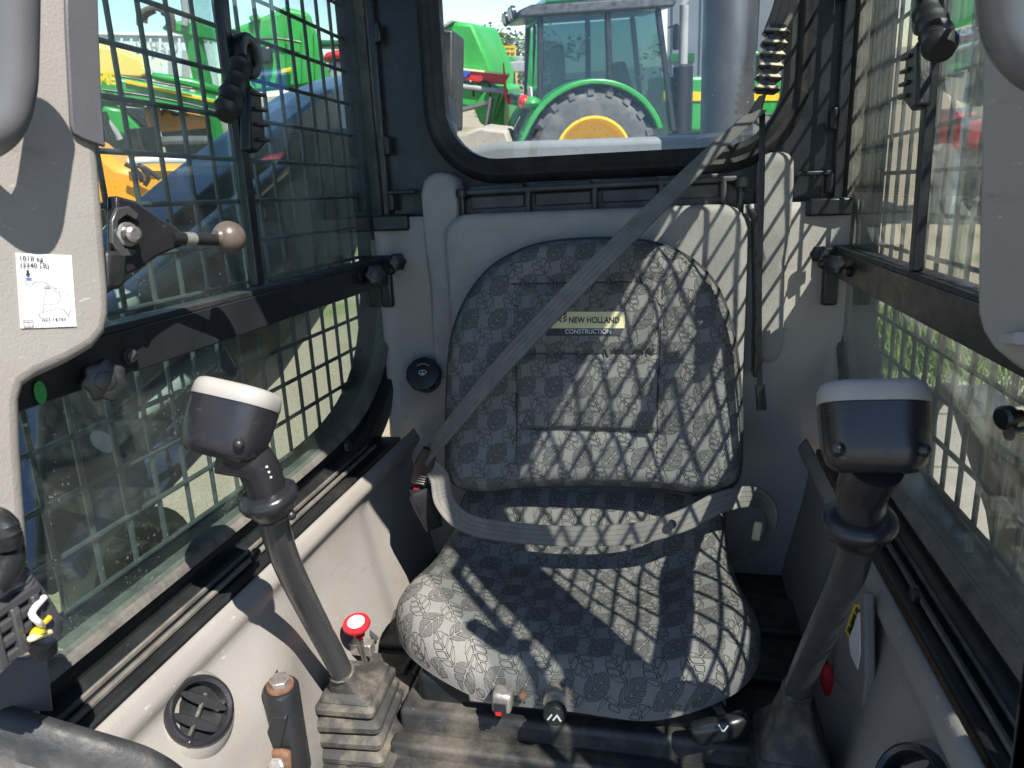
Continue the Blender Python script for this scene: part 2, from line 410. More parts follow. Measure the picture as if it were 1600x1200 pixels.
WPATH = [(1.425, .58), (1.425, -.06), (1.418, -.16), (1.392, -.25), (1.345, -.32), (1.275, -.37), (1.18, -.40), (1.05, -.412), (.85, -.417), (.30, -.422)]
wp = crom([(0, y, z) for y, z in WPATH], 8)
for s in (-1, 1):
    X = lambda h: sx_(s, h)
    # rubber-edged window surround with the rounded rear corner
    prof = [(0, -.050), (0, .006), (-.006, .012), (-.013, .008), (-.020, .010), (-.024, .004), (-.036, .004), (-.040, .014), (-.047, .022), (-.064, .024), (-.095, .018), (-.097, -.050)]
    prof = [(a, b * (-s)) for a, b in prof]
    g = MB(); g.sweep([(X(.45), p.y, p.z) for p in wp], prof, up=(1, 0, 0))
    g.build('window_surround', 'black', CABR, smooth=40)
    # thin dusty rubber lip along the glass
    g = MB(); g.sweep([(X(.444), p.y, p.z + .0) for p in wp], [(a, -s * b) for a, b in [(.011, -.012), (.012, .006), (.004, .013), (-.003, .015), (-.004, -.016)]], up=(1, 0, 0))
    g.build('glazing_seal', 'seal', CABR)
    MB().bar((X(.412), .30, -.4635), (X(.412), 1.22, -.4535), .006, .006).build('sill_ridge', 'seal', CABR, bevel=.0015)
    MB().bar((X(.4275), .30, -.4635), (X(.4275), 1.22, -.4535), .004, .006).build('sill_ridge', 'seal', CABR, bevel=.001)
    # panes
    def pane(pts, x, th):
        return MB().prism([(x, y, z) for y, z in pts], (th, 0, 0))
    low = [(.30, -.155)] + [(.30, -.425)] + [(p.y + .003, p.z - .003) for p in reversed(wp) if p.z < -.155] + [(1.428, -.155)]
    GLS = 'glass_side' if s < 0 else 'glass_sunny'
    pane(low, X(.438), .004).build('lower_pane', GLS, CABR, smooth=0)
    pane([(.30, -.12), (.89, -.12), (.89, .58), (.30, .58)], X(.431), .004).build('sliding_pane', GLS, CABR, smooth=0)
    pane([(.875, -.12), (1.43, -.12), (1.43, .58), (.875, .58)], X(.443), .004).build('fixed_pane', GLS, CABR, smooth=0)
    # rail between upper and lower panes
    rl = MB().box((X(.421), .845, -.141), (.012, 1.11, .046)).build('window_rail', 'black_metal', CABR, bevel=.002)
    MB().box((X(.430), .845, -.1145), (.030, 1.11, .007)).build('rail_lip', 'rubber', rl, bevel=.001)
    # rear corner post, fluted
    m = MB(); m.box((X(.462), 1.49, .27), (.08, .10, .70)); m.build('corner_post', 'pillar', CABR, bevel=.012, seg=3)
    MB().box((X(.417), 1.415, .27), (.018, .05, .70)).build('post_channel', 'pillar', CABR, bevel=.005)
    MB().box((X(.385), 1.425, .27), (.030, .03, .70)).build('post_channel', 'pillar', CABR, bevel=.007)
    for z in (.30, .10, -.005):
        MB().box((X(.402), 1.387, z), (.012, .012, .036)).build('post_clip', 'black_metal', CABR, bevel=.003)
    MB().box((X(.40), 1.385, -.045), (.075, .05, .030)).build('post_bracket', 'black_metal', CABR, bevel=.004)
    MB().bar((X(.405), 1.38, .012), (X(.345), 1.37, .012), .010, .008).build('hinge_pin', 'black_metal', CABR, bevel=.002)
    # door post in front, outside of the trim panel
    MB().box((X(.475), .425, .05), (.05, .10, 1.10)).build('door_post', 'black_metal', CABR, bevel=.01, seg=3)

# rear frame with the rounded window
wc = Vector((-.112, 1.415, .325)); hw, hh, rr = .318, .278, .115
inn = rrect(hw, hh, rr, 8)
m = MB(); n = len(inn)
out_ = []
for a, b in inn:
    k = 1 / max(abs(a) / .425, abs(b) / .37); out_.append((a * k - .018, b * k))
def rp(a, b, y): return Vector((wc.x + a, y, wc.z + b))
m.add([rp(a, b, 1.405) for a, b in inn] + [rp(a, b, 1.405) for a, b in out_] + [rp(a, b, 1.44) for a, b in inn] + [rp(a, b, 1.44) for a, b in out_],
      [f for i in range(n) for j in [(i + 1) % n] for f in ((i, j, n + j, n + i), (2 * n + i, 3 * n + i, 3 * n + j, 2 * n + j), (i, 2 * n + i, 2 * n + j, j), (n + i, n + j, 3 * n + j, 3 * n + i))])
m.build('rear_frame', 'pillar', CABR, smooth=30)
m = MB(); m.sweep([rp(a, b, 1.40) for a, b in inn], [(-.018, -.014), (-.018, .012), (-.008, .018), (.004, .012), (.012, .016), (.026, .006), (.028, -.012)], up=(0, -1, 0), closed=True)
rs = m.build('rear_window_seal', 'rubber', CABR, smooth=50)
m = MB(); m.prism([rp(a * 1.02, b * 1.02, 1.425) for a, b in inn], (0, .004, 0)); m.build('rear_pane', 'glass_rear', CABR, smooth=0)

# grey lower rear wall: centre sheet and two moulded side sheets with a curved inner face
def rear_sheet(s):
    def fn(a, b):
        z = -.035 - b * .735
        x = sx_(s, .437 - a * .19)
        y = 1.368 + .012 * math.cos(a * math.pi) - .05 * sstep(.35, 1, b) * (1 - a) * .6 - .012 * sstep(.1, .0, a)
        return Vector((x, y, z))
    g = MB(); g.grid(fn, 16, 24)
    o = g.build('rear_side_sheet', 'trim_rear' , CABR, smooth=60)
    md = o.modifiers.new('solid', 'SOLIDIFY'); md.thickness = .006; md.offset = 0
rear_sheet(-1); rear_sheet(1)
MB().box((CX, 1.395, -.42), (.60, .012, .74)).build('rear_wall_sheet', 'sheet', CABR)
MB().box((CX, .985, .60), (1.0, 1.07, .035)).build('roof', 'trim_dark', CABR, bevel=.01)
MB().box((CX, 1.44, .60), (1.0, .09, .10)).build('rear_header', 'pillar', CABR, bevel=.01)

# moulded lower side panels with the wheel bulge at the front
def panel_d(y, z):
    d = .012 + .045 * sstep(-.50, -.80, z)
    d += .013 * math.exp(-((z + .485) / .014) ** 2)
    d += .034 * (1 - sstep(.68, .86, y - .25 * (z + .62))) * sstep(-.47, -.60, z)
    d += .006 * (1 - sstep(.45, .70, y)) * sstep(-.50, -.58, z)
    d -= .010 * sstep(1.05, 1.12, y) * sstep(-.50, -.53, z)
    return d
def panel_hit(s, u, v):
    r = ray(u, v); t = .2
    while t < 3:
        p = r * t
        if (p.x - CX) * s > .40 - panel_d(p.y, p.z): return p
        t += .001
    return r
def panel_n(s, p):
    e = .004
    q = lambda y, z: Vector((sx_(s, .40 - panel_d(y, z)), y, z))
    nn = (q(p.y + e, p.z) - q(p.y - e, p.z)).cross(q(p.y, p.z + e) - q(p.y, p.z - e)).normalized()
    return nn if nn.x * s < 0 else -nn
for s in (-1, 1):
    g = MB(); g.grid(lambda a, b: Vector((sx_(s, .40 - panel_d(.30 + a * 1.06, -.465 - b * .35)), .30 + a * 1.06, -.465 - b * .35)), 90, 44)
    o = g.build('side_panel', 'trim', CABR, smooth=70)
    md = o.modifiers.new('solid', 'SOLIDIFY'); md.thickness = .005; md.offset = 0
    for (u, v) in (((401, 867), (545, 697)) if s < 0 else ((1428, 928),)):
        p = panel_hit(s, u, v); nn = panel_n(s, p)
        MB().lathe(p - nn * .004, nn, [(.0085, 0), (.0085, .0055), (.006, .007)], 20).build('panel_plug', 'black', CABR)
    # folded trim strip between sill and panel
    MB().box((sx_(s, .430), .80, -.474), (.072, 1.02, .018)).build('panel_edge_strip', 'black', CABR, bevel=.004)

# floor, seat platform and front ledge
fl = MB().box((CX, .80, -.845), (.90, 1.20, .03)).build('floor', 'mat', None, bevel=.004); tag(fl, 'black dusty moulded floor under the seat and levers', kind='structure')
def fpart(mb, name, mat='mat', bevel=.006, par=None, seg=3): return mb.build(name, mat, par or fl, bevel=bevel, seg=seg)
pl = fpart(MB().box((CX, 1.10, -.785), (.80, .56, .08)), 'seat_platform')
for x0 in (-.475, .14):
    for k in range(3):
        fpart(MB().box((x0 + .035, .93 + k * .13, -.7385), (.115, .105, .014)), 'platform_tread', bevel=.005, par=pl)
# rounded ledge across the front of the seat
fpart(MB().box((-.125, .895, -.752), (.50, .12, .075)), 'front_ledge', bevel=.009, seg=4)
fpart(MB().box((-.125, .822, -.775), (.51, .04, .06)), 'ledge_skirt', bevel=.007, seg=4)
fpart(MB().box((CX, .70, -.790), (.76, .40, .05)), 'floor_mat', bevel=.006)
for x, y in ((-.42, .775), (.17, .77)):
    MB().lathe((x, y, -.767), (0, 0, 1), [(.014, 0), (.0135, .005), (.010, .0065)], 20).build('mat_stud', 'mat', fl)
for k in range(4):
    fpart(MB().bar((-.405 + k * .02, .93, -.735), (-.385 + k * .015, 1.28, -.735), .009, .02), 'floor_ridge', par=pl, bevel=.003)

# side trim panels beside the door opening
def apanel(s):
    d = Vector((-s * .26, 1, 0)).normalized(); z = Vector((0, 0, 1)); nrm = Vector((-s * 1, -.26, 0)).normalized()
    p0 = Vector((sx_(s, .345), .555, 0))
    if s < 0: px = [(146, -70), (150, 60), (157, 200), (168, 330), (177, 450), (178, 490), (172, 520), (152, 545), (110, 570), (62, 592), (45, 604), (39, 625), (41, 700), (50, 830), (62, 980), (72, 1120)]
    else: px = [(1534, -80), (1531, 100), (1527, 300), (1523, 450), (1524, 490), (1532, 520), (1550, 548), (1580, 572), (1612, 592), (1632, 604), (1640, 625), (1640, 700), (1640, 900), (1640, 1120)]
    pts = [atp(u, v, p0, nrm) for u, v in px]
    lo = pts[-1]; hi = pts[0]
    front = p0 - d * (.24 if s < 0 else .095)
    pts = [Vector((hi.x, hi.y, .58))] + pts + [Vector((lo.x, lo.y, -.60)), Vector((front.x, front.y, -.60)), Vector((front.x, front.y, .58))]
    m = MB(); m.prism(pts, -nrm * .055)
    o = m.build('door_trim_panel', 'trim', CABR, smooth=50, bevel=.012, seg=4)
    return o, p0, nrm, d
PL_, p0L, nL, dL = apanel(-1)
PR_, p0R, nR, dR = apanel(1)
# charcoal insert of the left trim panel
q = [(97, -70), (99, 40), (103, 120), (107, 195), (112, 210), (125, 218), (161, 231), (155, 160), (151, 60), (147, -70)]
MB().prism([atp(u, v, p0L + nL * .001, nL) for u, v in q], nL * .004).build('charcoal_insert', 'trim_dark', PL_, bevel=.0015)

# ------------------------------------------------------------------ small hardware on the rails
def knob(name, c, ax, r, h, label, cat='knob', lobes=7, mat='black', group=None):
    t = thing(name, label, cat, c, group)
    c = Vector(c); sx, u, d = frame_from(ax)
    secs = []
    for hh_, k in ((0, .80), (.08, .95), (.25, 1), (.72, 1), (.92, .95), (1, .82)):
        secs.append([c + d * (h * (.45 + .55 * hh_)) + (sx * math.cos(a) + u * math.sin(a)) * r * k * (1 + .085 * math.cos(lobes * a)) for a in [2 * math.pi * q / (lobes * 8) for q in range(lobes * 8)]])
    MB().loft(secs).build('grip', mat, t, smooth=40)
    MB().lathe(c, d, [(r * .55, 0), (r * .55, h * .5)], 20).build('shaft', mat, t)
    MB().lathe(c + d * h, d, [(r * .50, 0), (r * .50, .0006), (r * .44, .0012), (.001, .0012)], 24).build('face_disc', mat, t)
    return t
Lin = Vector((1, -.12, .05)); Rin = Vector((-1, -.12, .05))
KG = 'clamp knobs on the window rails'
knob('clamp_knob', at(154, 592, 0, sx_(-1, .414)), (1, -.75, .12), .0195, .030, 'large black lobed clamp knob under the trim panel on the left window rail', 'knob', 7, group=KG)
knob('clamp_knob', at(584, 430, 1, 1.285), (.55, -1, .15), .0185, .032, 'black clamp knob at the rear end of the left window rail, the nearer of two', 'knob', 6, group=KG)
knob('clamp_knob', at(616, 410, 1, 1.350), (.75, -1, .12), .0165, .030, 'black clamp knob against the left corner post, the farther of two', 'knob', 6, group=KG)
knob('clamp_knob', at(1312, 414, 1, 1.265), (-.75, -1, .12), .0150, .026, 'black clamp knob at the rear end of the right window rail, the nearer of two', 'knob', 6, group=KG)
knob('clamp_knob', at(1288, 397, 1, 1.345), (-.85, -1, .12), .0135, .024, 'black clamp knob against the right corner post, the farther of two', 'knob', 6, group=KG)
for s, u, v in ((-1, 600, 414), (1, 1300, 402)):
    p = at(u, v, 1, 1.366)
    MB().box(p, (.045, .016, .038)).build('rail_bracket', 'black_metal', CABR, bevel=.006, seg=3)
    MB().box(p + Vector((0, .004, -.050)), (.026, .016, .070)).build('rail_bracket', 'black_metal', CABR, bevel=.005, seg=3)
# slotted screw and oval lamp on the left rail
p = at(201, 556, 0, sx_(-1, .414)); t = thing('slotted_screw', 'worn slotted steel screw on the left window rail beside the large knob', 'screw', p)
MB().lathe(p, (1, 0, 0), [(.0085, 0), (.0085, .002), (.0068, .0022), (.0065, .0055), (.004, .0075), (.0005, .0078)], 24).build('head', 'stick', t)
MB().box(p + Vector((.0078, 0, 0)), (.001, .009, .0016), Matrix.Rotation(.5, 3, 'X')).build('slot', 'black', t)
p = at(61, 613, 0, sx_(-1, .414))
m = MB(); m.prism([p + Vector((0, math.cos(a) * .0062, math.sin(a) * .0105)) for a in [2 * math.pi * k / 24 for k in range(24)]], (.0022, 0, 0))
o = m.build('oval_marker', 'led_green', None, bevel=.0006); tag(o, 'small green oval marker at the front end of the left window rail', 'marker')
for u, v in ((1328, 424),):
    p = at(u, v, 0, sx_(1, .414)); MB().lathe(p, (-1, 0, 0), [(.009, 0), (.009, .004), (.006, .007)], 20).build('rail_bolt', 'black_metal', CABR)
p = at(560, 432, 0, sx_(-1, .414)); MB().lathe(p, (1, 0, 0), [(.006, 0), (.006, .003), (.003, .005)], 20).build('rail_bolt', 'black_metal', CABR)

# ------------------------------------------------------------------ sliding window stiles with latch handles
def stile(s):
    x = sx_(s, .420)
    if s < 0:
        t = thing('window_latch', 'black ribbed latch handle and stile of the left sliding window', 'latch', at(385, 300, 0, x))
        line = [(340, -60), (352, 60), (372, 190), (388, 320), (403, 446)]
    else:
        t = thing('window_latch', 'black ribbed latch handle and stile of the right sliding window', 'latch', at(1440, 300, 0, x))
        line = [(1466, -60), (1459, 60), (1449, 190), (1439, 320), (1431, 424)]
    P = [at(u, v, 0, x) for u, v in line]
    MB().sweep(crom(P, 5), [(-.009, -.006), (.009, -.006), (.009, .006), (-.009, .006)], up=(1, 0, 0)).build('stile', 'black', t, bevel=.002)
    xi = x - s * .010
    if s < 0:
        a, b = at(384, 88, 0, xi), at(378, 112, 0, xi); c, d = at(380, 92, 0, xi - s * .018), at(352, 182, 0, xi - s * .020)
        br = [at(u, v, 0, xi) for u, v in ((372, 130), (392, 150), (400, 225), (386, 240), (374, 235))]
    else:
        a, b = at(1448, 12, 0, xi), at(1452, 30, 0, xi); c, d = at(1448, 12, 0, xi - s * .018), at(1472, 80, 0, xi - s * .022)
        br = [at(u, v, 0, xi) for u, v in ((1458, 60), (1438, 90), (1433, 155), (1446, 172), (1457, 165))]
    # eye ring, grip with ribs, base shoe
    nx = Vector((-s, 0, 0))
    ring = MB(); k = 22; rc = a
    ring.sweep([rc + Vector((0, math.cos(2 * math.pi * i / k) * .017, math.sin(2 * math.pi * i / k) * .021)) for i in range(k)], rrect(.0075, .009, .003, 2), up=(1, 0, 0), closed=True)
    ring.build('pivot_eye', 'black', t)
    n = 25; dirv = (d - c); Pg = [c + dirv * (i / (n - 1)) for i in range(n)]
    rad = []
    for i in range(n):
        f = i / (n - 1); r0 = .0125 + .002 * f
        if i % 6 == 3: r0 += .0026
        if f > .93: r0 *= .80
        if f < .05: r0 *= .75
        rad.append(r0)
    MB().tube(Pg, rad, 18).build('grip', 'rubber', t, smooth=50)
    MB().prism([p for p in br], (-s * .016, 0, 0)).build('shoe', 'black', t, bevel=.004, seg=3)
    for q in range(4):
        z = br[1].z + (br[2].z - br[1].z) * (q / 3.2); y = br[1].y + (br[2].y - br[1].y) * (q / 3.2)
        MB().box((xi - s * .016, y - .010, z), (.008, .030, .004)).build('rib', 'black', t, bevel=.001)
stile(-1); stile(1)
# ------------------------------------------------------------------ wire guards outside the side windows
vw = MB(); vw.tube([(0, 0, -.5), (0, 0, .5)], .0034, 8); 
hwm = MB(); hwm.tube([(0, -.6, 0), (0, .6, 0)], .0034, 8)
def guard(s, label):
    x = sx_(s, .492); y0, y1, z0, z1 = .30, 1.50, -.44, .58
    t = thing('window_guard', label, 'wire guard', (x, .9, z0), group='wire guards outside the side windows')
    def wire(kind, loc, sc_):
        if kind not in wire_me:
            o = (vw if kind == 'v' else hwm).build('wire', 'guard', t); wire_me[kind] = o.data
            ov = o.data; ov.transform(Matrix.Translation(ORG[t]))
        else:
            o = bpy.data.objects.new('wire', wire_me[kind]); COL.objects.link(o); o.parent = t
        o.location = Vector(loc) - ORG[t]; o.scale = sc_
    k = 0; y = y0
    while y < y1: wire('v', (x + s * .0045, y, (z0 + z1) / 2), (1, 1, z1 - z0)); y += .0545
    z = z0 + .03
    while z < z1: wire('h', (x, (y0 + y1) / 2, z), (1, 1, 1)); z += .0595
    fr = MB(); fr.sweep([(x, y0, z0), (x, y1, z0), (x, y1, z1), (x, y0, z1)], rrect(.009, .009, .003, 2), up=(1, 0, 0), closed=True); fr.build('guard_frame', 'guard', t)
wire_me = {}
guard(-1, 'black welded wire guard outside the left side window')
guard(1, 'black welded wire guard outside the right side window')
# ================================================================== SEAT
class Pad:
    """upholstered pad: closed outline in (p,q) round a centre, rounded edge e, side height, height field extra(p,q)"""
    def __init__(s, C, U, V, N, outline, e, side, extra):
        s.C, s.U, s.V, s.N = Vector(C), Vector(U).normalized(), Vector(V).normalized(), Vector(N).normalized()
        s.e, s.side, s.extra = e, side, extra
        P0 = crom([(a, b, 0) for a, b in outline], 10, closed=True) if len(outline) < 22 else [Vector((a, b, 0)) for a, b in outline]
        P = []
        for i, a in enumerate(P0):
            b = P0[(i + 1) % len(P0)]; k = max(1, int((b - a).length / .002))
            P += [a + (b - a) * (j / k) for j in range(k)]
        A = sorted((math.atan2(p.y, p.x), math.hypot(p.x, p.y)) for p in P)
        s.T = [A[-1][0] - 2 * math.pi] + [a for a, _ in A] + [A[0][0] + 2 * math.pi]
        s.Rr = [A[-1][1]] + [r for _, r in A] + [A[0][1]]
    def L(s, th):
        import bisect
        i = min(max(bisect.bisect(s.T, th), 1), len(s.T) - 1)
        a, b = s.T[i - 1], s.T[i]
        f = (th - a) / (b - a) if b > a else 0
        return s.Rr[i - 1] * (1 - f) + s.Rr[i] * f
    def S(s, p, q, off=0):
        d = math.hypot(p, q); th = math.atan2(q, p); L = s.L(th); e = s.e
        r, drop, nr, nz = d, 0, 0, 1
        if d > L - e:
            ph = (d - (L - e)) / e
            if ph < math.pi / 2: r = L - e + e * math.sin(ph); drop = e * (1 - math.cos(ph)); nr, nz = math.sin(ph), math.cos(ph)
            else: r = L; drop = e + (ph - math.pi / 2) * e; nr, nz = 1, 0
        c, sn = math.cos(th), math.sin(th)
        x, y = r * c, r * sn
        return s.C + s.U * (x + nr * c * off) + s.V * (y + nr * sn * off) + s.N * (s.extra(x, y) * (1 - .0 * nr) - drop + nz * off)
    def arc(s, p, q):
        d = math.hypot(p, q); return d - (s.L(math.atan2(q, p)) - s.e) - s.e * math.pi / 2     # >0: past the rim
    def mesh(s, nth=168, nr=46):
        m = MB(); rows = []
        for i in range(nth):
            th = -math.pi + 2 * math.pi * i / nth; L = s.L(th); row = []
            ds = [(L - s.e) * (k / nr) for k in range(1, nr + 1)] + [L - s.e + s.e * math.pi / 2 * (k / 9) for k in range(1, 10)]
            ds += [L - s.e + s.e * math.pi / 2 + s.side * (k / 3) for k in range(1, 4)]
            rows.append([s.S(d * math.cos(th), d * math.sin(th)) for d in ds])
        n = len(rows[0]); vs = [p for r in rows for p in r] + [s.S(0, 0)]
        fs = []
        for i in range(nth):
            j = (i + 1) % nth
            fs.append((len(vs) - 1, i * n, j * n))
            for k in range(n - 1): fs.append((i * n + k, i * n + k + 1, j * n + k + 1, j * n + k))
        fs.append(tuple(i * n + n - 1 for i in range(nth)))
        m.add(vs, fs); return m

def clip(poly, a, b, c):
    """keep a*x+b*y<=c"""
    o = []
    for i in range(len(poly)):
        P, Q = poly[i], poly[(i + 1) % len(poly)]
        dp, dq = a * P[0] + b * P[1] - c, a * Q[0] + b * Q[1] - c
        if dp <= 0: o.append(P)
        if (dp < 0 < dq) or (dq < 0 < dp):
            t = dp / (dp - dq); o.append((P[0] + (Q[0] - P[0]) * t, P[1] + (Q[1] - P[1]) * t))
    return o
def rounded(poly, k=.13):
    o = []
    for i in range(len(poly)):
        A, B, C = poly[i - 1], poly[i], poly[(i + 1) % len(poly)]
        o.append((B[0] + (A[0] - B[0]) * k, B[1] + (A[1] - B[1]) * k)); o.append((B[0] + (C[0] - B[0]) * k, B[1] + (C[1] - B[1]) * k))
    return o
def leaf_cells():
    half = [(0, -.50), (.10, -.46), (.24, -.34), (.345, -.14), (.36, .06), (.29, .26), (.17, .40), (0, .52)]
    cells = []; g = .019; cs = [-.62, -.34, -.09, .16, .56]
    for k in range(4):
        c = clip(half, -1, 0, -g)
        c = clip(c, -.72, 1, cs[k + 1] - g); c = clip(c, .72, -1, -(cs[k] + g))
        if len(c) >= 3:
            c = rounded(c); cells.append(c); cells.append([(-x, y) for x, y in reversed(c)])
    return cells
CELLS = leaf_cells()
def print_leaves(pad, parent, size, dx, dy, ext, seed, skip=None, phase=(0, 0)):
    rnd = random.Random(seed); ln, fl_ = MB(), MB()
    nj = int(ext / dy); ni = int(ext / dx)
    for j in range(-nj, nj + 1):
        for i in range(-ni, ni + 1):
            px_ = (i + .5 * (j % 2)) * dx + phase[0]; qy = j * dy + phase[1]
            if pad.arc(px_, qy) > .04: continue
            filled = j % 2 == 0
            ang = R((-38 if filled else 30) + (180 if (i + j // 2) % 3 == 0 else 0) + rnd.uniform(-8, 8))
            ca, sa = math.cos(ang), math.sin(ang)
            for cell in CELLS:
                C = [(px_ + (x * ca - y * sa) * size, qy + (x * sa + y * ca) * size) for x, y in cell]
                cx = sum(p[0] for p in C) / len(C); cy = sum(p[1] for p in C) / len(C)
                if max(pad.arc(x, y) for x, y in C) > pad.side * .9 or (skip and skip(cx, cy)): continue
                w_ = .0010 / size
                I = [(cx + (x - cx) * (.86 if filled else .83), cy + (y - cy) * (.86 if filled else .83)) for x, y in C]
                n = len(C)
                O3 = [pad.S(x, y, .0007) for x, y in C]; I3 = [pad.S(x, y, .0007) for x, y in I]
                ln.add(O3 + I3, [(k, (k + 1) % n, n + (k + 1) % n, n + k) for k in range(n)])
                if filled: fl_.add(I3, [tuple(range(n))])
    a = ln.build('leaf_outline_print', 'print_line', parent, smooth=0, fix=False); tag(a, kind='stuff')
    b = fl_.build('leaf_fill_print', 'print_fill', parent, smooth=0, fix=False); tag(b, kind='stuff')

SEAT = thing('operator_seat', 'grey leaf-patterned suspension seat in the middle of the cab', 'seat', (-.135, 1.02, -.73))
# --- cushion
cu_out = [(-.222, .225), (-.246, .13), (-.264, .04), (-.277, -.03), (-.268, -.085), (-.222, -.135), (-.145, -.163), (0, -.176), (.145, -.172), (.218, -.147), (.262, -.092), (.272, -.03), (.258, .04), (.242, .13), (.220, .225), (.12, .25), (-.12, .25)]
def cu_ex(p, q):
    h = .022 * sstep(.10, .24, abs(p)) - .012 * math.exp(-((p / .17) ** 2 + ((q - .02) / .14) ** 2))
    h += .112 * sstep(.06, .24, q) * (1 - .35 * sstep(.1, .26, abs(p)))
    h -= .016 * sstep(-.04, -.17, q)
    h += .0022 * math.sin(p * 31 + 1.3) * math.sin(q * 27) 
    return h
CU = Pad((-.135, 1.005, -.603), (1, 0, 0), (0, 1, .02), (0, -.02, 1), cu_out, .050, .012, cu_ex)
cu = CU.mesh().build('cushion', 'fabric', SEAT, smooth=80)
print_leaves(CU, cu, .0450, .0500, .0295, .42, 3)
MB().box((-.135, 1.03, -.705), (.44, .34, .07)).build('seat_base', 'black', SEAT, bevel=.015, seg=3)
MB().box((-.155, .856, -.688), (.23, .03, .016)).build('slide_bar', 'zinc', SEAT, bevel=.004)

# --- backrest
bt = Vector((0, .20, .98)).normalized(); bn = Vector((0, -.98, .20)).normalized()
BC = Vector((-.135, 1.155, -.315))
bpx = [(699, 752), (692, 690), (692, 600), (700, 520), (722, 455), (765, 405), (835, 375), (935, 366), (1015, 372), (1075, 395), (1118, 437), (1143, 500), (1157, 590), (1160, 680), (1152, 755), (1100, 772), (1020, 768), (930, 764), (830, 766), (750, 770)]
def bpq(u, v):
    p = atp(u, v, BC, bn) - BC; return (p.x, p.dot(bt))
bo = [bpq(u, v) for u, v in bpx]
s1, s2, s3 = bpq(920, 440)[1], bpq(920, 553)[1], bpq(920, 674)[1]
def bk_ex(p, q):
    pw = abs(p - .004)
    h = .016 * sstep(.10, .20, pw) * (1 - sstep(.05, .2, q)) - .004
    vert = math.exp(-((pw - .118 - .03 * max(0, q)) / .0055) ** 2) * sstep(s3 - .07, s3 - .02, q) * sstep(s1 + .03, s1 - .04, q)
    hz = sum(math.exp(-((q - sq) / .0055) ** 2) for sq in (s1, s2, s3)) * sstep(.135, .112, pw)
    h -= .0085 * min(1, vert * .7 + hz)
    if pw < .118: h += .006 * abs(math.sin(math.pi * (q - s3) / (s2 - s3)))
    h -= .018 * sstep(.06, .25, q)
    h += .010 * math.exp(-((q + .17) / .06) ** 2)
    h += .0015 * math.sin(p * 37 + 2) * math.sin(q * 33 + 1)
    return h
BK = Pad(BC, (1, 0, 0), bt, bn, bo, .042, .05, bk_ex)
bk = BK.mesh().build('backrest', 'fabric', SEAT, smooth=80)
lab_c = bpq(920, 505)
def in_label(p, q):
    a = bpq(850, 524); b = bpq(980, 484); return a[0] < p < b[0] and a[1] < q < b[1]
print_leaves(BK, bk, .0435, .0485, .0285, .40, 5, in_label)
def strip_on(pad, pts, wd, off):
    m = MB(); P = [Vector((a, b, 0)) for a, b in pts]; vs = []
    for i, p in enumerate(P):
        d = (P[min(i + 1, len(P) - 1)] - P[max(i - 1, 0)]).normalized(); n = Vector((-d.y, d.x, 0)) * wd / 2
        vs += [pad.S(*(p + n).xy, off), pad.S(*(p - n).xy, off)]
    return m.add(vs, [(2 * i, 2 * i + 1, 2 * i + 3, 2 * i + 2) for i in range(len(P) - 1)])
for sq, (ua, ub) in ((s1, (795, 1040)), (s2, (800, 1027)), (s3, (812, 1022))):
    v = {s1: 440, s2: 553, s3: 674}[sq]; a, b = bpq(ua, v)[0], bpq(ub, v)[0]
    strip_on(BK, [(a + (b - a) * k / 30, sq) for k in range(31)], .0028, .0012).build('seam', 'seam', bk, fix=False)
for sg in (-1, 1):
    strip_on(BK, [(.004 + sg * (.118 + .03 * max(0, q_)), q_) for q_ in [s3 - .04 + (s1 - s3 + .04) * k / 40 for k in range(41)]], .0022, .0012).build('seam', 'seam', bk, fix=False)
# dark piping round the backrest
rim = [th for th in [-math.pi + 2 * math.pi * k / 140 for k in range(140)]]
pp = []
for th in rim:
    L = BK.L(th) - BK.e + BK.e * math.pi / 2
    pp.append(BK.S(L * math.cos(th), L * math.sin(th), .001))
MB().tube(pp, .0032, 8, closed=True).build('piping', 'seam', bk)
MB().box((-.135, 1.245, -.36), (.40, .05, .40), Matrix.Rotation(-.2, 3, 'X')).build('back_shell', 'black', SEAT, bevel=.02, seg=3)
# --- woven label with the maker's lettering
def flat(pad, pts, off, n=1): return [pad.S(x, y, off) for x, y in pts]
LAB = thing('seat_label', 'cream woven maker label with dark lettering on the seat backrest', 'label', BK.S(*lab_c, .001))
tl, tr, br, bl = bpq(853, 487), bpq(976, 487), bpq(977, 513), bpq(850, 513)
def lerp2(a, b, t): return (a[0] + (b[0] - a[0]) * t, a[1] + (b[1] - a[1]) * t)
def quad_on(a, b, c, d, nu, nv, off, cr=0):
    m = MB()
    def fn(i, j):
        A = lerp2(a, b, i); B = lerp2(d, c, i); P = lerp2(A, B, j)
        if cr and i > .94 and (j < .18 or j > .82): P = lerp2(P, lerp2(lerp2(a, c, .5), P, .5), .03)
        return BK.S(P[0], P[1], off)
    return m.grid(fn, nu, nv)
quad_on(tl, tr, br, bl, 24, 8, .0016, 1).build('cloth_patch', 'cream', LAB, smooth=60, fix=False)
quad_on(bpq(853, 513), bpq(975, 513), bpq(970, 524), bpq(853, 525), 24, 4, .0013).build('dark_patch', 'label_dark', LAB, smooth=60, fix=False)
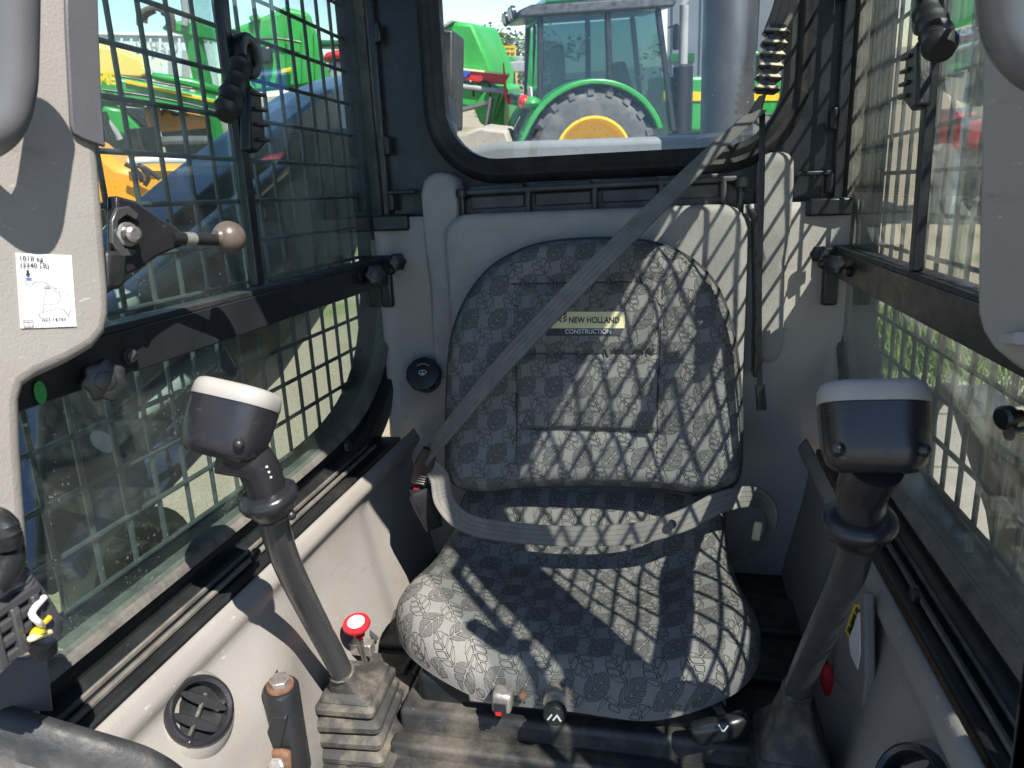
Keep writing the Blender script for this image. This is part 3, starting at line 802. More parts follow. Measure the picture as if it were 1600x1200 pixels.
def text_on(body, u0, u1, v, mat, bold, name, vh):
    o = text(body, 1, mat, None, (0, 0, 0), (1, 0, 0), (0, 1, 0), bold=bold)
    me = o.data; CABTOP.remove(o); bpy.data.objects.remove(o)
    xs = [q.co.x for q in me.vertices]; ys = [q.co.y for q in me.vertices]
    a, b = bpq(u0, v), bpq(u1, v); top = bpq(u0, v - vh)
    for q in me.vertices:
        fx = (q.co.x - min(xs)) / (max(xs) - min(xs)); fy = (q.co.y - min(ys)) / (max(ys) - min(ys))
        P = lerp2(a, b, fx); q.co = BK.S(P[0], P[1] + (top[1] - a[1]) * fy, .0024)
    return finish(name, me, mat, LAB, False, smooth=0)
text_on('NEW HOLLAND', 889, 968, 505, 'ink', .022, 'lettering', 10)
text_on('CONSTRUCTION', 883, 955, 521.5, 'white_print', .006, 'lettering', 7.2)
em = MB()
for sg in (-1, 1):
    for k in range(3):
        y0_ = 506 - k * 5.0
        q = [bpq(879 + sg * 1.2, y0_ - 1), bpq(879 + sg * 6.2, y0_ - 6), bpq(879 + sg * 6.4, y0_ - 9), bpq(879 + sg * 1.2, y0_ - 4.2)]
        em.add(flat(BK, q, .0025), [(0, 1, 2, 3)])
em.build('leaf_emblem', 'ink', LAB, smooth=0, fix=False)

# --- seat adjusters under the cushion
t = thing('weight_adjuster', 'small grey lever block with red mark under the front of the cushion', 'adjuster', at(785, 1095, 1, .825))
p = at(786, 1092, 1, .818)
MB().box(p, (.027, .026, .030), Matrix.Rotation(.08, 3, 'Y')).build('block', 'zinc', t, bevel=.005, seg=3)
MB().box(p + Vector((-.001, -.0155, -.004)), (.017, .002, .016)).build('face_plate', 'grip', t, bevel=.0006)
MB().box(p + Vector((-.003, -.0172, -.011)), (.008, .001, .005)).build('red_mark', 'red_plastic', t)
q = at(817, 1086, 1, .822); MB().lathe(q, (0, -1, .3), [(.0065, 0), (.006, .004), (.003, .006)], 16).build('screw', 'rust', t)
t = thing('recline_knob', 'round black knob with white mark under the front of the cushion', 'knob', at(868, 1105, 1, .80))
p = at(868, 1108, 1, .800); a = Vector((.05, -1, .05)).normalized()
MB().tube([p - a * .05, p], [.012, .0125], 16).build('stem', 'zinc', t)
MB().lathe(p, a, [(.0135, 0), (.0155, .004), (.0155, .012), (.013, .016), (.003, .017)], 24).build('grip', 'black', t)
MB().lathe(p - a * .022, a, [(.018, 0), (.018, .01)], 18).build('collar', 'zinc', t)
for k, (dx_, ang) in enumerate(((-.006, .6), (.001, .6), (.006, -.5))):
    MB().box(p + a * .0174 + Vector((dx_, 0, 0)), (.0020, .001, .010), Matrix.Rotation(ang, 3, 'Y')).build('mark', 'white_print', t)
t = thing('slide_handle', 'black rounded slide handle under the right front corner of the seat', 'handle', at(1125, 1140, 1, .82))
P = [at(1085, 1148, 1, .82), at(1105, 1142, 1, .818), at(1140, 1135, 1, .82), at(1170, 1125, 1, .835)]
MB().sweep(crom(P, 6), rrect(.0125, .016, .0115, 5), scale=[.55, .85, .97] + [1] * 13 + [.97, .85, .55]).build('grip', 'grip', t, smooth=60)
MB().bar(P[1] + Vector((0, .09, .0)), P[2], .01, .006).build('arm', 'zinc', t)
pm = at(1128, 1122, 1, .815)
for dx_ in (-.003, .003): MB().box(at(1130, 1138, 1, .8035) + Vector((dx_, 0, 0)), (.0018, .001, .010), Matrix.Rotation(.5 * (1 if dx_ > 0 else -1), 3, 'Y')).build('mark', 'white_print', t)

# ================================================================== FOAM PADS AND SHELF ON THE REAR WALL
def foam(name, label, C, hw_, hh_, rc, e, th, mat='foam', tilt=0, tp=0):
    o2 = [(a * (1 - tp * (hh_ - b) / (2 * hh_)), b) for a, b in rrect(hw_, hh_, rc, 5)]
    V = Vector((0, math.sin(tilt), math.cos(tilt))); Nn = Vector((0, -math.cos(tilt), math.sin(tilt)))
    pd = Pad(C, (1, 0, 0), V, Nn, o2, e, th, lambda p, q: .002 * math.sin(p * 40 + C[0] * 9) * math.sin(q * 34) + .004 * math.exp(-(p * p + q * q) / .02))
    o = pd.mesh(120, 20).build(name, mat, None, smooth=70); tag(o, label, 'foam pad'); return o
foam('back_pad', 'wide light grey felt pad on the rear wall behind the seat', (-.138, 1.318, -.295), .274, .262, .045, .018, .035)
MB().prism([at(u, v, 1, 1.318) for u, v in ((1166, 322), (1176, 324), (1187, 340), (1190, 480), (1188, 590), (1176, 590), (1178, 480), (1176, 345))], (0, .03, 0)).build('pad_edge_trim', 'black', CABR, bevel=.003)
foam('side_bolster', 'narrow light grey felt bolster at the left edge of the rear wall', (-.424, 1.350, -.16), .038, .205, .034, .022, .03, tp=.15)
foam('side_bolster', 'narrow light grey felt bolster at the right edge of the rear wall', (.180, 1.346, -.135), .030, .185, .024, .020, .03, tp=.2)
SH = thing('air_box', 'black ribbed plastic box behind the seat under the rear window', 'box', (-.13, 1.35, -.05))
sh0 = [at(u, v, 1, 1.365) for u, v in ((717, 345), (722, 316), (736, 304), (1140, 283), (1158, 296), (1160, 335))]
MB().prism(sh0, (0, .05, 0)).build('body', 'shelf', SH, bevel=.006, seg=3)
MB().bar(at(728, 301, 1, 1.372), at(1150, 279, 1, 1.372), .05, .010).build('lid', 'shelf', SH, bevel=.003)
for u in (826, 930, 1034, 1130):
    v = 305 - (u - 726) * .052
    MB().bar(at(u, v - 4, 1, 1.357), at(u, v + 34, 1, 1.357), .010, .020, up=(0, 1, 0)).build('rib', 'shelf', SH, bevel=.003)
for u0, u1 in ((736, 820), (836, 924), (940, 1028), (1044, 1124)):
    v = 300 - ((u0 + u1) / 2 - 726) * .052
    MB().bar(at(u0, 297 - (u0 - 726) * .052, 1, 1.38), at(u1, 297 - (u1 - 726) * .052, 1, 1.38), .03, .012).build('lid_panel', 'shelf', SH, bevel=.003)
    MB().bar(at(u0, 318 - (u0 - 726) * .052, 1, 1.3635), at(u1, 318 - (u1 - 726) * .052, 1, 1.3635), .006, .024).build('panel', 'shelf', SH, bevel=.003)
for u, v in ((722, 304), (1158, 288)):
    p = at(u, v, 1, 1.352); MB().lathe(p - Vector((0, 0, .05)), (0, 0, 1), [(.006, 0), (.006, .045), (.012, .046), (.012, .058), (.009, .060)], 16).build('wing_screw', 'black', SH)

# ================================================================== SEAT BELT
def ribbon(path, wid, th, wd, name, mat, par):
    """path points, width vectors, thickness"""
    m = MB(); vs = []; n = len(path)
    for i, p in enumerate(path):
        d = (path[min(i + 1, n - 1)] - path[max(i - 1, 0)]).normalized(); wv = wid[i] - d * wid[i].dot(d); wv.normalize(); nn = d.cross(wv)
        for a, b in ((-1, -1), (1, -1), (1, 1), (-1, 1)): vs.append(p + wv * (a * wd / 2) + nn * (b * th / 2))
    fs = [(4 * i + k, 4 * i + (k + 1) % 4, 4 * i + 4 + (k + 1) % 4, 4 * i + 4 + k) for i in range(n - 1) for k in range(4)] + [(3, 2, 1, 0), tuple(4 * n - 4 + k for k in range(4))]
    return m.add(vs, fs).build(name, mat, par, smooth=50)
def belt(path, wid, wd, par, nrib=4):
    web = ribbon(path, wid, .0012, wd, 'webbing', 'belt_edge', par)
    for k in range(nrib):
        off = (k - (nrib - 1) / 2) * wd / (nrib + .3)
        pp = []
        for i, p in enumerate(path):
            d = (path[min(i + 1, len(path) - 1)] - path[max(i - 1, 0)]).normalized(); wv = (wid[i] - d * wid[i].dot(d)).normalized(); pp.append(p + wv * off)
        ribbon(pp, wid, .0017, wd / (nrib + .3) * .84, 'weave_stripe', 'belt_rib', web)
SB = thing('seat_belt', 'grey seat belt crossing the seat from the right rear post to the left buckle', 'seat belt', at(1190, 165, 1, 1.25))
view = lambda p: p.normalized()
def flatwid(path, twist=0):
    r = []
    for i, p in enumerate(path):
        d = (path[min(i + 1, len(path) - 1)] - path[max(i - 1, 0)]).normalized()
        wv = d.cross(view(p)).normalized()
        tw = twist(i / (len(path) - 1)) if callable(twist) else twist
        r.append(Quaternion(d, tw) @ wv)
    return r
P = [at(1186, 172, 1, 1.235), at(1112, 238, 1, 1.19), at(980, 369, 1, 1.115), at(900, 449, 1, 1.085), at(784, 572, 1, 1.07), at(697, 676, 1, 1.075), at(664, 716, 1, 1.09)]
P = crom(P, 9)
def tw(t): return .62 + .10 * math.sin(t * 9) + .45 * (1 - sstep(0, .30, t)) + .25 * sstep(.80, 1, t)
belt(P, flatwid(P, tw), .034, SB)
P = crom([at(1240, -40, 1, 1.27), at(1225, 15, 1, 1.262), at(1212, 50, 1, 1.256)], 6); belt(P, flatwid(P, .5), .040, SB, 3)
LP = [at(664, 722, 1, 1.09), at(686, 745, 1, 1.085), at(695, 785, 1, 1.08), at(730, 818, 1, 1.075), at(800, 832, 1, 1.06), at(900, 838, 1, 1.05), at(1000, 832, 1, 1.05), at(1070, 812, 1, 1.06), at(1125, 785, 1, 1.09), at(1175, 776, 1, 1.13), at(1200, 795, 1, 1.165), at(1202, 830, 1, 1.18), at(1180, 855, 1, 1.185), at(1140, 872, 1, 1.19)]
lapn = len(LP); LPc = crom(LP, 7)
def twl(t): return .55 * (1 - sstep(0, .15, t)) + 1.15 * sstep(.68, .86, t)
belt(LPc, flatwid(LPc, twl), .033, SB)
p = at(1050, 819, 1, 1.045); nv = -p.normalized()
MB().lathe(p, nv, [(.007, 0), (.0065, .004), (.002, .005)], 18).build('stop_button', 'black', SB)
p = at(1183, 830, 1, 1.155); MB().box(p, (.014, .008, .034), Matrix.Rotation(.12, 3, 'Y')).build('keeper_tab', 'tan_and_sunlit', SB, bevel=.003)
# buckle and tongue
BU = thing('belt_buckle', 'black seat belt buckle with red button standing left of the cushion', 'buckle', at(665, 800, 1, 1.12))
A, B_ = at(655, 762, 1, 1.10), at(678, 822, 1, 1.12)
dd = (B_ - A).normalized(); wv = dd.cross(view(A)).normalized()
MB().sweep([A, A + dd * .008, A + dd * .03, B_], rrect(.022, .014, .007, 3), up=-A, scale=[.8, 1, 1, .72]).build('housing', 'grip', BU, smooth=50)
MB().box(A - dd * .001 + wv * -.004, (.012, .006, .005)).build('release_button', 'red_plastic', BU, bevel=.001)
T0, T1 = at(672, 702, 1, 1.085), at(654, 755, 1, 1.095)
MB().sweep([T0, (T0 + T1) / 2, T1], rrect(.017, .007, .004, 3), up=-T0, scale=[.7, 1, .8]).build('tongue', 'grip', BU, smooth=50)
for k in range(4):
    q = T1 + (T0 - T1) * (.02 + .07 * k) - view(T1) * .0045; MB().box(q, (.020, .006, .0022), Matrix.Rotation(.2, 3, 'Y')).build('tongue_rib', 'steel', BU, bevel=.0006)
# black bellows sleeve on the upper belt, sunlit rib faces coloured tan
SL = thing('belt_sleeve', 'ribbed black bellows sleeve with sunlit faces coloured tan on the upper seat belt by the rear window', 'sleeve', at(1200, 140, 1, 1.25))
a, b = at(1196, 146, 1, 1.25), at(1214, 40, 1, 1.25); d = b - a; L_ = d.length
MB().sweep([a, b], rrect(.013, .012, .004, 2), up=(0, -1, 0)).build('core', 'black', SL)
N_ = 6
for k in range(N_):
    f = (k + .25) / N_; c = a + d * f; e_ = d.normalized() * L_ / N_
    MB().sweep([c - e_ * .30, c + e_ * .02, c + e_ * .16], rrect(.0195, .015, .004, 2), up=(0, -1, 0), scale=[.68, 1, 1]).build('rib', 'black', SL)
    MB().sweep([c + e_ * .165, c + e_ * .56], rrect(.0195, .015, .004, 2), up=(0, -1, 0), scale=[1, .66]).build('sunlit_rib_face', 'tan_and_sunlit', SL)  # sun on the rib's upper face, put into the colour
MB().prism([at(u, v, 1, 1.235) for u, v in ((1186, 150), (1198, 146), (1190, 176), (1176, 178), (1172, 172))], (0, .006, 0)).build('strap_guide', 'black', SL, bevel=.001)
# hanging black strap
HS = thing('hanging_strap', 'thin black strap hanging from the belt guide at the right of the seat', 'strap', at(1189, 170, 1, 1.225))
P = crom([at(1191, 172, 1, 1.24), at(1190, 300, 1, 1.235), at(1186, 450, 1, 1.225), at(1187, 606, 1, 1.22)], 8)
ribbon(P, flatwid(P, .3), .003, .0085, 'strap', 'black', HS)
MB().sweep([at(1187, 602, 1, 1.22), at(1190, 640, 1, 1.22)], rrect(.008, .004, .003, 3), up=(0, -1, 0)).build('end_tab', 'black', HS)
# ================================================================== CONTROL LEVERS
def lever(s, label, head_px, neck_px, flange_px, path, up, wdir):
    B = at(*path[-1]) if len(path[-1]) == 4 else Vector(path[-1])
    t = thing('control_lever', label, 'lever', B, group='control levers either side of the seat')
    H = at(*head_px); NK = at(*neck_px); F = at(*flange_px)
    up = Vector(up).normalized(); wx = Vector(wdir); wx = (wx - up * wx.dot(up)).normalized(); dp = up.cross(wx)
    def sec(h, a, b, r): return [H + up * h + wx * x + dp * y for x, y in rrect(a, b, r, 6)]
    # head: lower shell, pale cap
    S = [(-.037, .023, .016, .012), (-.0355, .030, .022, .015), (-.030, .0355, .027, .020), (-.018, .039, .030, .0235), (0, .0405, .032, .0255), (.0175, .0408, .033, .026)]
    MB().loft([sec(*q) for q in S]).build('head', 'grip', t, smooth=50)
    S = [(.0183, .0406, .0328, .026), (.0193, .0411, .0333, .026), (.0295, .0403, .0325, .0258), (.0335, .0385, .0305, .0245), (.0358, .034, .026, .020), (.0366, .020, .012, .008)]
    MB().loft([sec(*q) for q in S]).build('cap', 'grip_cap', t, smooth=50)
    for q in ((1,) if s < 0 else (-1, 1)):
        c = H + up * -.020 + wx * (.030 * q) - dp * (-.0275 if (dp.dot(H) < 0) else .0275)
        MB().sphere(c, .0055, 12, 8).build('screw_cover', 'grip', t)
    # neck, flange, stick
    top = H - up * .030
    MB().tube(crom([F, NK, top], 5), [.0195, .0195, .0195, .020, .020, .0205, .021, .0215, .022, .022, .022], 20).build('neck', 'grip', t, smooth=60)
    ax = (NK - F).normalized()
    if s < 0:
        for k in range(3): MB().box(F + ax * (.030 + .006 * k) + Vector((.0185, -.0095, 0)), (.002, .0014, .0018)).build('printed_mark', 'white_print', t)
    MB().lathe(F - ax * .006, ax, [(.020, -.012), (.0215, -.010), (.0245, -.004), (.0285, .001), (.0300, .006), (.0292, .011), (.0255, .014), (.020, .016)], 36).build('flange', 'grip', t, smooth=60)
    P = crom([F - ax * .004] + [at(*q) for q in path], 8)
    MB().tube(P, [.0155] * len(P), 22).build('stick', 'stick', t, smooth=60)
    q = F - ax * .016; MB().lathe(q, ax, [(.0185, -.006), (.0185, .008)], 24).build('clamp', 'black', t)
    MB().sphere(q + wx * (.019 * -s), .0055, 10, 8).build('clamp_screw', 'black', t)
    return t, P[-1], (P[-1] - P[-4]).normalized()
LV, endL, axL = lever(-1, 'bent grey control lever with pale-capped head at the left of the seat', (360, 658, 1, .60), (398, 722, 1, .604), (420, 778, 1, .612),
      [(432, 832, 1, .635), (452, 888, 1, .675), (490, 965, 1, .74), (524, 1030, 1, .79), (545, 1075, 1, .82)], (.20, .52, 1), (1, .10, 0))
RV, endR, axR = lever(1, 'bent dark control lever with pale-capped head at the right of the seat', (1364, 668, 1, .60), (1348, 765, 1, .604), (1343, 815, 1, .612),
      [(1338, 850, 1, .63), (1322, 905, 1, .67), (1285, 985, 1, .73), (1252, 1060, 1, .78), (1236, 1108, 1, .805)], (-.02, .44, 1), (1, -.12, 0))
def boot(s, label, c, end, ax):
    t = thing('lever_boot', label, 'boot', (c[0], c[1], -.765), group='rubber lever boots')
    c = Vector(c); rot = R(-4 * s)
    def sq(h, z, ofs, r=.008): return [Vector((c.x + ofs * s * .3 + x * math.cos(rot) - y * math.sin(rot), c.y + x * math.sin(rot) + y * math.cos(rot), z)) for x, y in rrect(h * .95, h * 1.10, r, 3)]
    for k in range(4):
        h = .0600 - k * .0048 + .0012 * math.sin(k * 5 + s); z = -.765 + k * .0225; rot = R(-4 * s + 1.6 * math.sin(k * 4.1 + s))
        MB().loft([sq(h - .011, z, 0), sq(h - .002, z + .004, 0), sq(h, z + .007, 0), sq(h, z + .014, 0), sq(h - .002, z + .017, 0), sq(h - .013, z + .0235, 0)]).build('pleat', 'boot', t, smooth=35)
    z0 = -.676; e = Vector(end)
    col = lambda q, r: [e + ax * q + Vector((math.cos(a) * r, math.sin(a) * r, 0)) for a in [math.atan2(y, x) for x, y in rrect(1, 1, .3, 3)]]
    MB().loft([sq(.041, z0, 0), sq(.039, z0 + .006, 0), [(a * .45 + b * .55) + Vector((0, 0, -.006)) for a, b in zip(sq(.034, z0 + .012, 0), col(-.02, .020))], col(-.030, .0195), col(-.042, .0185), col(-.042, .0150)]).build('collar', 'boot', t, smooth=40)
    MB().lathe(e - ax * .0425, -ax, [(.0178, -.001), (.0182, .001), (.0162, .0022)], 24).build('lip', 'boot', t)
    MB().loft([sq(.070, -.7695, 0, .015), sq(.070, -.764, 0, .015), sq(.066, -.7615, 0, .013)]).build('base_plate', 'mat', t)
    return t
boot(-1, 'dusty black four-pleat rubber boot at the foot of the left lever', (endL.x + .006, endL.y + .012, 0), endL, axL)
boot(1, 'dark four-pleat rubber boot at the foot of the right lever', (endR.x + .004, endR.y + .010, 0), endR, axR)

# ================================================================== ROUND AIR VENTS
def vent(s, u, v, label, r=.036):
    p = panel_hit(s, u, v); n = (panel_n(s, p) + Vector((0, -.30, .22))).normalized(); p = p + n * .017
    t = thing('air_vent', label, 'air vent', p, group='round air vents')
    d = n; sx = Vector((1, .10, 0)); sx = (sx - n * sx.dot(n)).normalized(); up = d.cross(sx); up = up if up.z > 0 else -up
    MB().lathe(p, n, [(r * .80, -.010), (r * .80, .007), (r * .90, .0095), (r, .007), (r * 1.02, .002), (r * 1.02, -.010)], 40, caps=False).build('ring', 'grip', t, smooth=50)
    MB().lathe(p - n * .04, n, [(r * 1.55, 0), (r * 1.40, .018), (r * 1.20, .032), (r * 1.02, .0385)], 40, caps=False).build('boss', 'trim', t, smooth=60)
    MB().lathe(p - n * .030, n, [(r * .82, .022), (r * .80, .002), (r * .3, 0)], 32).build('throat', 'black', t)
    for k, q in enumerate((-.36, .28)):
        c = p + up * (q * r) + n * .004; hl = r * .80 * math.sqrt(1 - q * q) * .98
        pts = [c + sx * (hl * math.cos(a)) + (up * .8 + n * .6) * (.0052 * math.sin(a)) for a in [2 * math.pi * i / 20 for i in range(20)]]
        MB().prism(pts, (n * .8 - up * .6) * .0016).build('blade', 'grip', t)
    MB().bar(p + up * (-.75 * r) + n * .002, p + up * (.5 * r) + n * .002, .0035, .0035).build('link', 'steel', t)
    q = p - up * (r * .95) + n * .008; MB().sphere(q, .0035, 12, 8).build('thumb_stud', 'grip', t)
vent(-1, 300, 1117, 'round black air vent with two blades in the left side panel')
vent(1, 1446, 1240, 'round black air vent at the bottom of the right side panel')

# ================================================================== LEFT TRIM PANEL FITTINGS
def grab(label, px, r, dist):
    P = [ray(u, v).normalized() * d for (u, v), d in zip(px, dist)]
    t = thing('grab_handle', label, 'grab handle', P[-1], group='tubular grab handles')
    Pc = crom(P, 8); MB().tube(Pc, [r] * len(Pc), 24).build('tube', 'handle', t, smooth=60)
grab('thick dark grey grab handle on the left trim panel', [(22, -160), (24, -60), (24, 60), (20, 140), (2, 195), (-35, 222), (-80, 232)], .0140, [.635, .635, .635, .635, .637, .65, .665])
grab('thick dark grey grab handle on the right trim panel', [(1568, -140), (1569, -60), (1574, 20), (1590, 66), (1622, 100), (1670, 122)], .0135, [.50, .50, .50, .50, .505, .52])

# load chart sticker
def on_panel(u, v, off=.0): return atp(u, v, p0L + nL * off, nL)
ST = thing('load_sticker', 'white load rating sticker with loader drawing on the left trim panel', 'sticker', on_panel(72, 455))
c4 = [on_panel(u, v, .0006) for u, v in ((24, 395), (111, 399), (119, 510), (32, 513))]
MB().prism(c4, nL * .0005).build('paper', 'white_print', ST, smooth=0)
def sp(a, b, off=.0015):
    q = c4[0] * (1 - a) * (1 - b) + c4[1] * a * (1 - b) + c4[2] * a * b + c4[3] * (1 - a) * b
    return q + nL * off
def sline(pts, w_, mat, name):
    m = MB()
    for A, B in zip(pts, pts[1:]):
        d = Vector((B[0] - A[0], (B[1] - A[1]) * 1.3)); d.normalize(); nx_, ny_ = -d.y * w_, d.x * w_ / 1.3
        m.add([sp(A[0] + nx_, A[1] + ny_), sp(A[0] - nx_, A[1] - ny_), sp(B[0] - nx_, B[1] - ny_), sp(B[0] + nx_, B[1] + ny_)], [(0, 1, 2, 3)])
    return m.build(name, mat, ST, smooth=0, fix=False)
ux = (c4[1] - c4[0]).normalized(); uy = (c4[0] - c4[3]).normalized(); W_ = (c4[1] - c4[0]).length; H_ = (c4[0] - c4[3]).length
def stext(body, a, b, wfrac, hfrac, mat='ink', bold=.0):
    o = text(body, 1, mat, None, (0, 0, 0), (1, 0, 0), (0, 1, 0), bold=bold); me = o.data; CABTOP.remove(o); bpy.data.objects.remove(o)
    xs = [q.co.x for q in me.vertices]; ys = [q.co.y for q in me.vertices]
    for q in me.vertices:
        fx = (q.co.x - min(xs)) / (max(xs) - min(xs)); fy = (q.co.y - min(ys)) / (max(ys) - min(ys)); q.co = sp(a + wfrac * fx, b - hfrac * fy)
    finish('lettering', me, mat, ST, False, smooth=0)
stext('1018 kg', .055, .115, .40, .080, bold=.015); stext('(2240 LB)', .05, .205, .50, .082, bold=.015)
stext('ISO 14397', .36, .918, .44, .050, bold=.012); stext('p. 161', .27, .985, .11, .014, 'ink_soft'); stext('84350857 B', .64, .985, .28, .016, 'ink_soft')
sline([(.17, .22), (.17, .275)], .022, 'ink', 'arrow')
MB().add([sp(.115, .27), sp(.225, .27), sp(.17, .305)], [(0, 1, 2)]).build('arrow', 'ink', ST, smooth=0, fix=False)
MB().add([sp(.10, .345), sp(.14, .325), sp(.21, .325), (sp(.26, .345))], [(0, 1, 2, 3)]).build('load', 'blue_paint', ST, smooth=0, fix=False)
sline([(.09, .35), (.14, .42), (.22, .415), (.26, .365), (.40, .345), (.48, .37), (.72, .50), (.70, .535), (.47, .40), (.40, .385), (.24, .40)], .006, 'ink_soft', 'boom_line')
sline([(.62, .445), (.70, .43), (.76, .47), (.76, .50), (.86, .505), (.90, .60), (.90, .75), (.84, .84)], .006, 'ink_soft', 'body_line')
sline([(.42, .445), (.54, .445)], .012, 'ink_soft', 'roof_line'); sline([(.47, .45), (.41, .66), (.64, .66), (.70, .62), (.73, .52)], .007, 'ink_pink', 'cab_line')
sline([(.41, .66), (.38, .77)], .007, 'ink_pink', 'front_line')
sline([(.34, .85), (.30, .81), (.33, .78), (.68, .72), (.76, .74), (.84, .83), (.83, .85)], .007, 'ink_soft', 'track_line'); sline([(.28, .852), (.92, .85)], .004, 'ink_soft', 'ground_line')
sline([(.01, .87), (.23, .868), (.235, .99)], .004, 'ink_soft', 'book_frame')
sline([(.04, .90), (.04, .97), (.12, .97), (.20, .968), (.20, .90), (.125, .905), (.04, .90)], .009, 'ink_soft', 'book_line'); sline([(.12, .905), (.12, .97)], .006, 'ink_soft', 'book_line')

# throttle lever with ball knob
TH = thing('throttle_lever', 'black throttle lever with brown ball knob on the left trim panel', 'lever', at(200, 400, 0, -.50))
xq = -.505
br_ = [at(u, v, 0, xq) for u, v in ((165, 306), (196, 314), (232, 338), (268, 360), (277, 372), (274, 384), (252, 392), (226, 404), (205, 420), (185, 428), (165, 430))]
MB().prism(br_, (.012, 0, 0)).build('bracket', 'grip', TH, bevel=.003, seg=3)
MB().prism([at(u, v, 0, xq + .013) for u, v in ((178, 325), (196, 322), (212, 335), (208, 345), (193, 336), (180, 345), (176, 365), (190, 388), (210, 392), (204, 400), (184, 402), (170, 380), (170, 345))], (.004, 0, 0)).build('quadrant', 'stick', TH, bevel=.001)
p = at(197, 366, 0, xq + .014); MB().lathe(p, (1, -.4, 0), [(.011, 0), (.011, .004), (.008, .005), (.0075, .014), (.005, .016)], 20).build('pivot_bolt', 'steel', TH)
pb = [at(u, v, 0, -.488) for u, v in ((168, 392), (196, 392), (200, 400), (199, 442), (188, 452), (168, 452))]
MB().prism(pb, (-.02, 0, 0)).build('cover', 'black', TH, bevel=.004, seg=3)
a, b, c = at(268, 372, 0, -.495), at(335, 375, 0, -.480), at(358, 371, 0, -.474)
MB().tube([a, b, c], [.0068, .0062, .006], 16).build('rod', 'black', TH)
d = (b - a); MB().tube([a + d * .28, a + d * .52], [.00685, .0066], 16).build('worn_patch', 'zinc', TH)
MB().sphere(c, .0178, 32, 20).build('ball', 'knob_wood', TH, smooth=80)
MB().lathe(c - d.normalized() * .0185, d, [(.007, 0), (.0095, .003), (.0095, .006)], 18).build('ball_collar', 'knob_wood', TH)
# hidden bracket foot behind trim panel
MB().tube([at(190, 420, 0, xq), at(178, 420, 0, -.53)], .008, 10).build('stub', 'black', TH)

# wiring connector on the left post
WC = thing('wiring_connector', 'grey wiring connector with corrugated conduit and loose white and yellow wires on the left post', 'connector', at(30, 980, 0, -.42))
zc = at(30, 975, 0, -.43)
MB().box(zc + Vector((-.004, -.012, .006)), (.022, .05, .044)).build('plug', 'trim_dark', WC, bevel=.003)
for k in range(4): MB().box(zc + Vector((.008, -.012 + .0, -.010 + k * .011)), (.010, .046, .007)).build('plug_rib', 'stick', WC, bevel=.0015)
for k in range(3): MB().box(zc + Vector((.012, .004 - k * .016, .004)), (.006, .006, .034)).build('plug_latch', 'stick', WC, bevel=.0012)
CP = crom([at(8, 845, 0, -.44), at(20, 900, 0, -.43), at(48, 940, 0, -.43), at(66, 968, 0, -.43), at(72, 990, 0, -.435)], 16)
MB().tube(CP, [.0092 + (.0012 if i % 2 else 0) for i in range(len(CP))], 16).build('conduit', 'stick', WC, smooth=50)
CP2 = crom([at(4, 830, 0, -.44), at(14, 870, 0, -.425), at(2, 900, 0, -.42), at(-16, 920, 0, -.42)], 8)
MB().tube(CP2, .010, 14).build('hose_elbow', 'black', WC)
MB().tube(crom([at(-8, 812, 0, -.44), at(6, 824, 0, -.42), at(14, 850, 0, -.42)], 6), .009, 14).build('hose_elbow', 'black', WC)
w0 = CP[-1]
MB().tube(crom([zc + Vector((.012, .012, .014)), at(50, 958, 0, -.41), at(63, 975, 0, -.41), w0], 8), .0022, 8).build('white_wire', 'white_print', WC)
MB().tube(crom([zc + Vector((.012, .012, -.002)), at(52, 990, 0, -.41), at(66, 988, 0, -.41), w0], 8), .0022, 8).build('yellow_wire', 'yellow_label', WC)
MB().tube(crom([zc + Vector((.012, .010, -.012)), at(48, 998, 0, -.41), at(64, 992, 0, -.41), w0], 8), .0022, 8).build('yellow_wire', 'cream', WC)
MB().tube([at(66, 1005, 0, -.45), at(72, 1022, 0, -.45)], [.010, .008], 14).build('conduit_end', 'rubber', WC)
# dark pad below the connector
o = MB().prism([on_panel(u, v, .001) for u, v in ((-90, 1022), (62, 1022), (70, 1100), (70, 1106), (-90, 1106))], nL * .012).build('post_pad', 'trim_dark', None, bevel=.003); tag(o, 'dark grey pad at the foot of the left post below the wiring', 'pad')
# right-hand latch knob at the picture edge
t = thing('latch_knob', 'small black knob at the front end of the right lower window', 'knob', at(1592, 665, 0, .25))
MB().lathe(at(1596, 650, 0, .262), (-1, -.4, 0), [(.005, 0), (.005, .008), (.009, .010), (.0092, .016), (.007, .018)], 20).build('grip', 'black', t)
MB().lathe(at(1600, 674, 0, .262), (-1, -.4, 0), [(.004, 0), (.004, .008), (.006, .009), (.006, .013)], 20).build('pin', 'steel', t)
t = thing('trim_clip', 'small grey clip on the lower corner of the right trim panel', 'clip', atp(1592, 529, p0R, nR))
MB().sweep([atp(1586, 530, p0R, nR) + nR * .004, atp(1612, 528, p0R, nR) + nR * .006], rrect(.006, .004, .003, 3)).build('body', 'grip_cap', t)

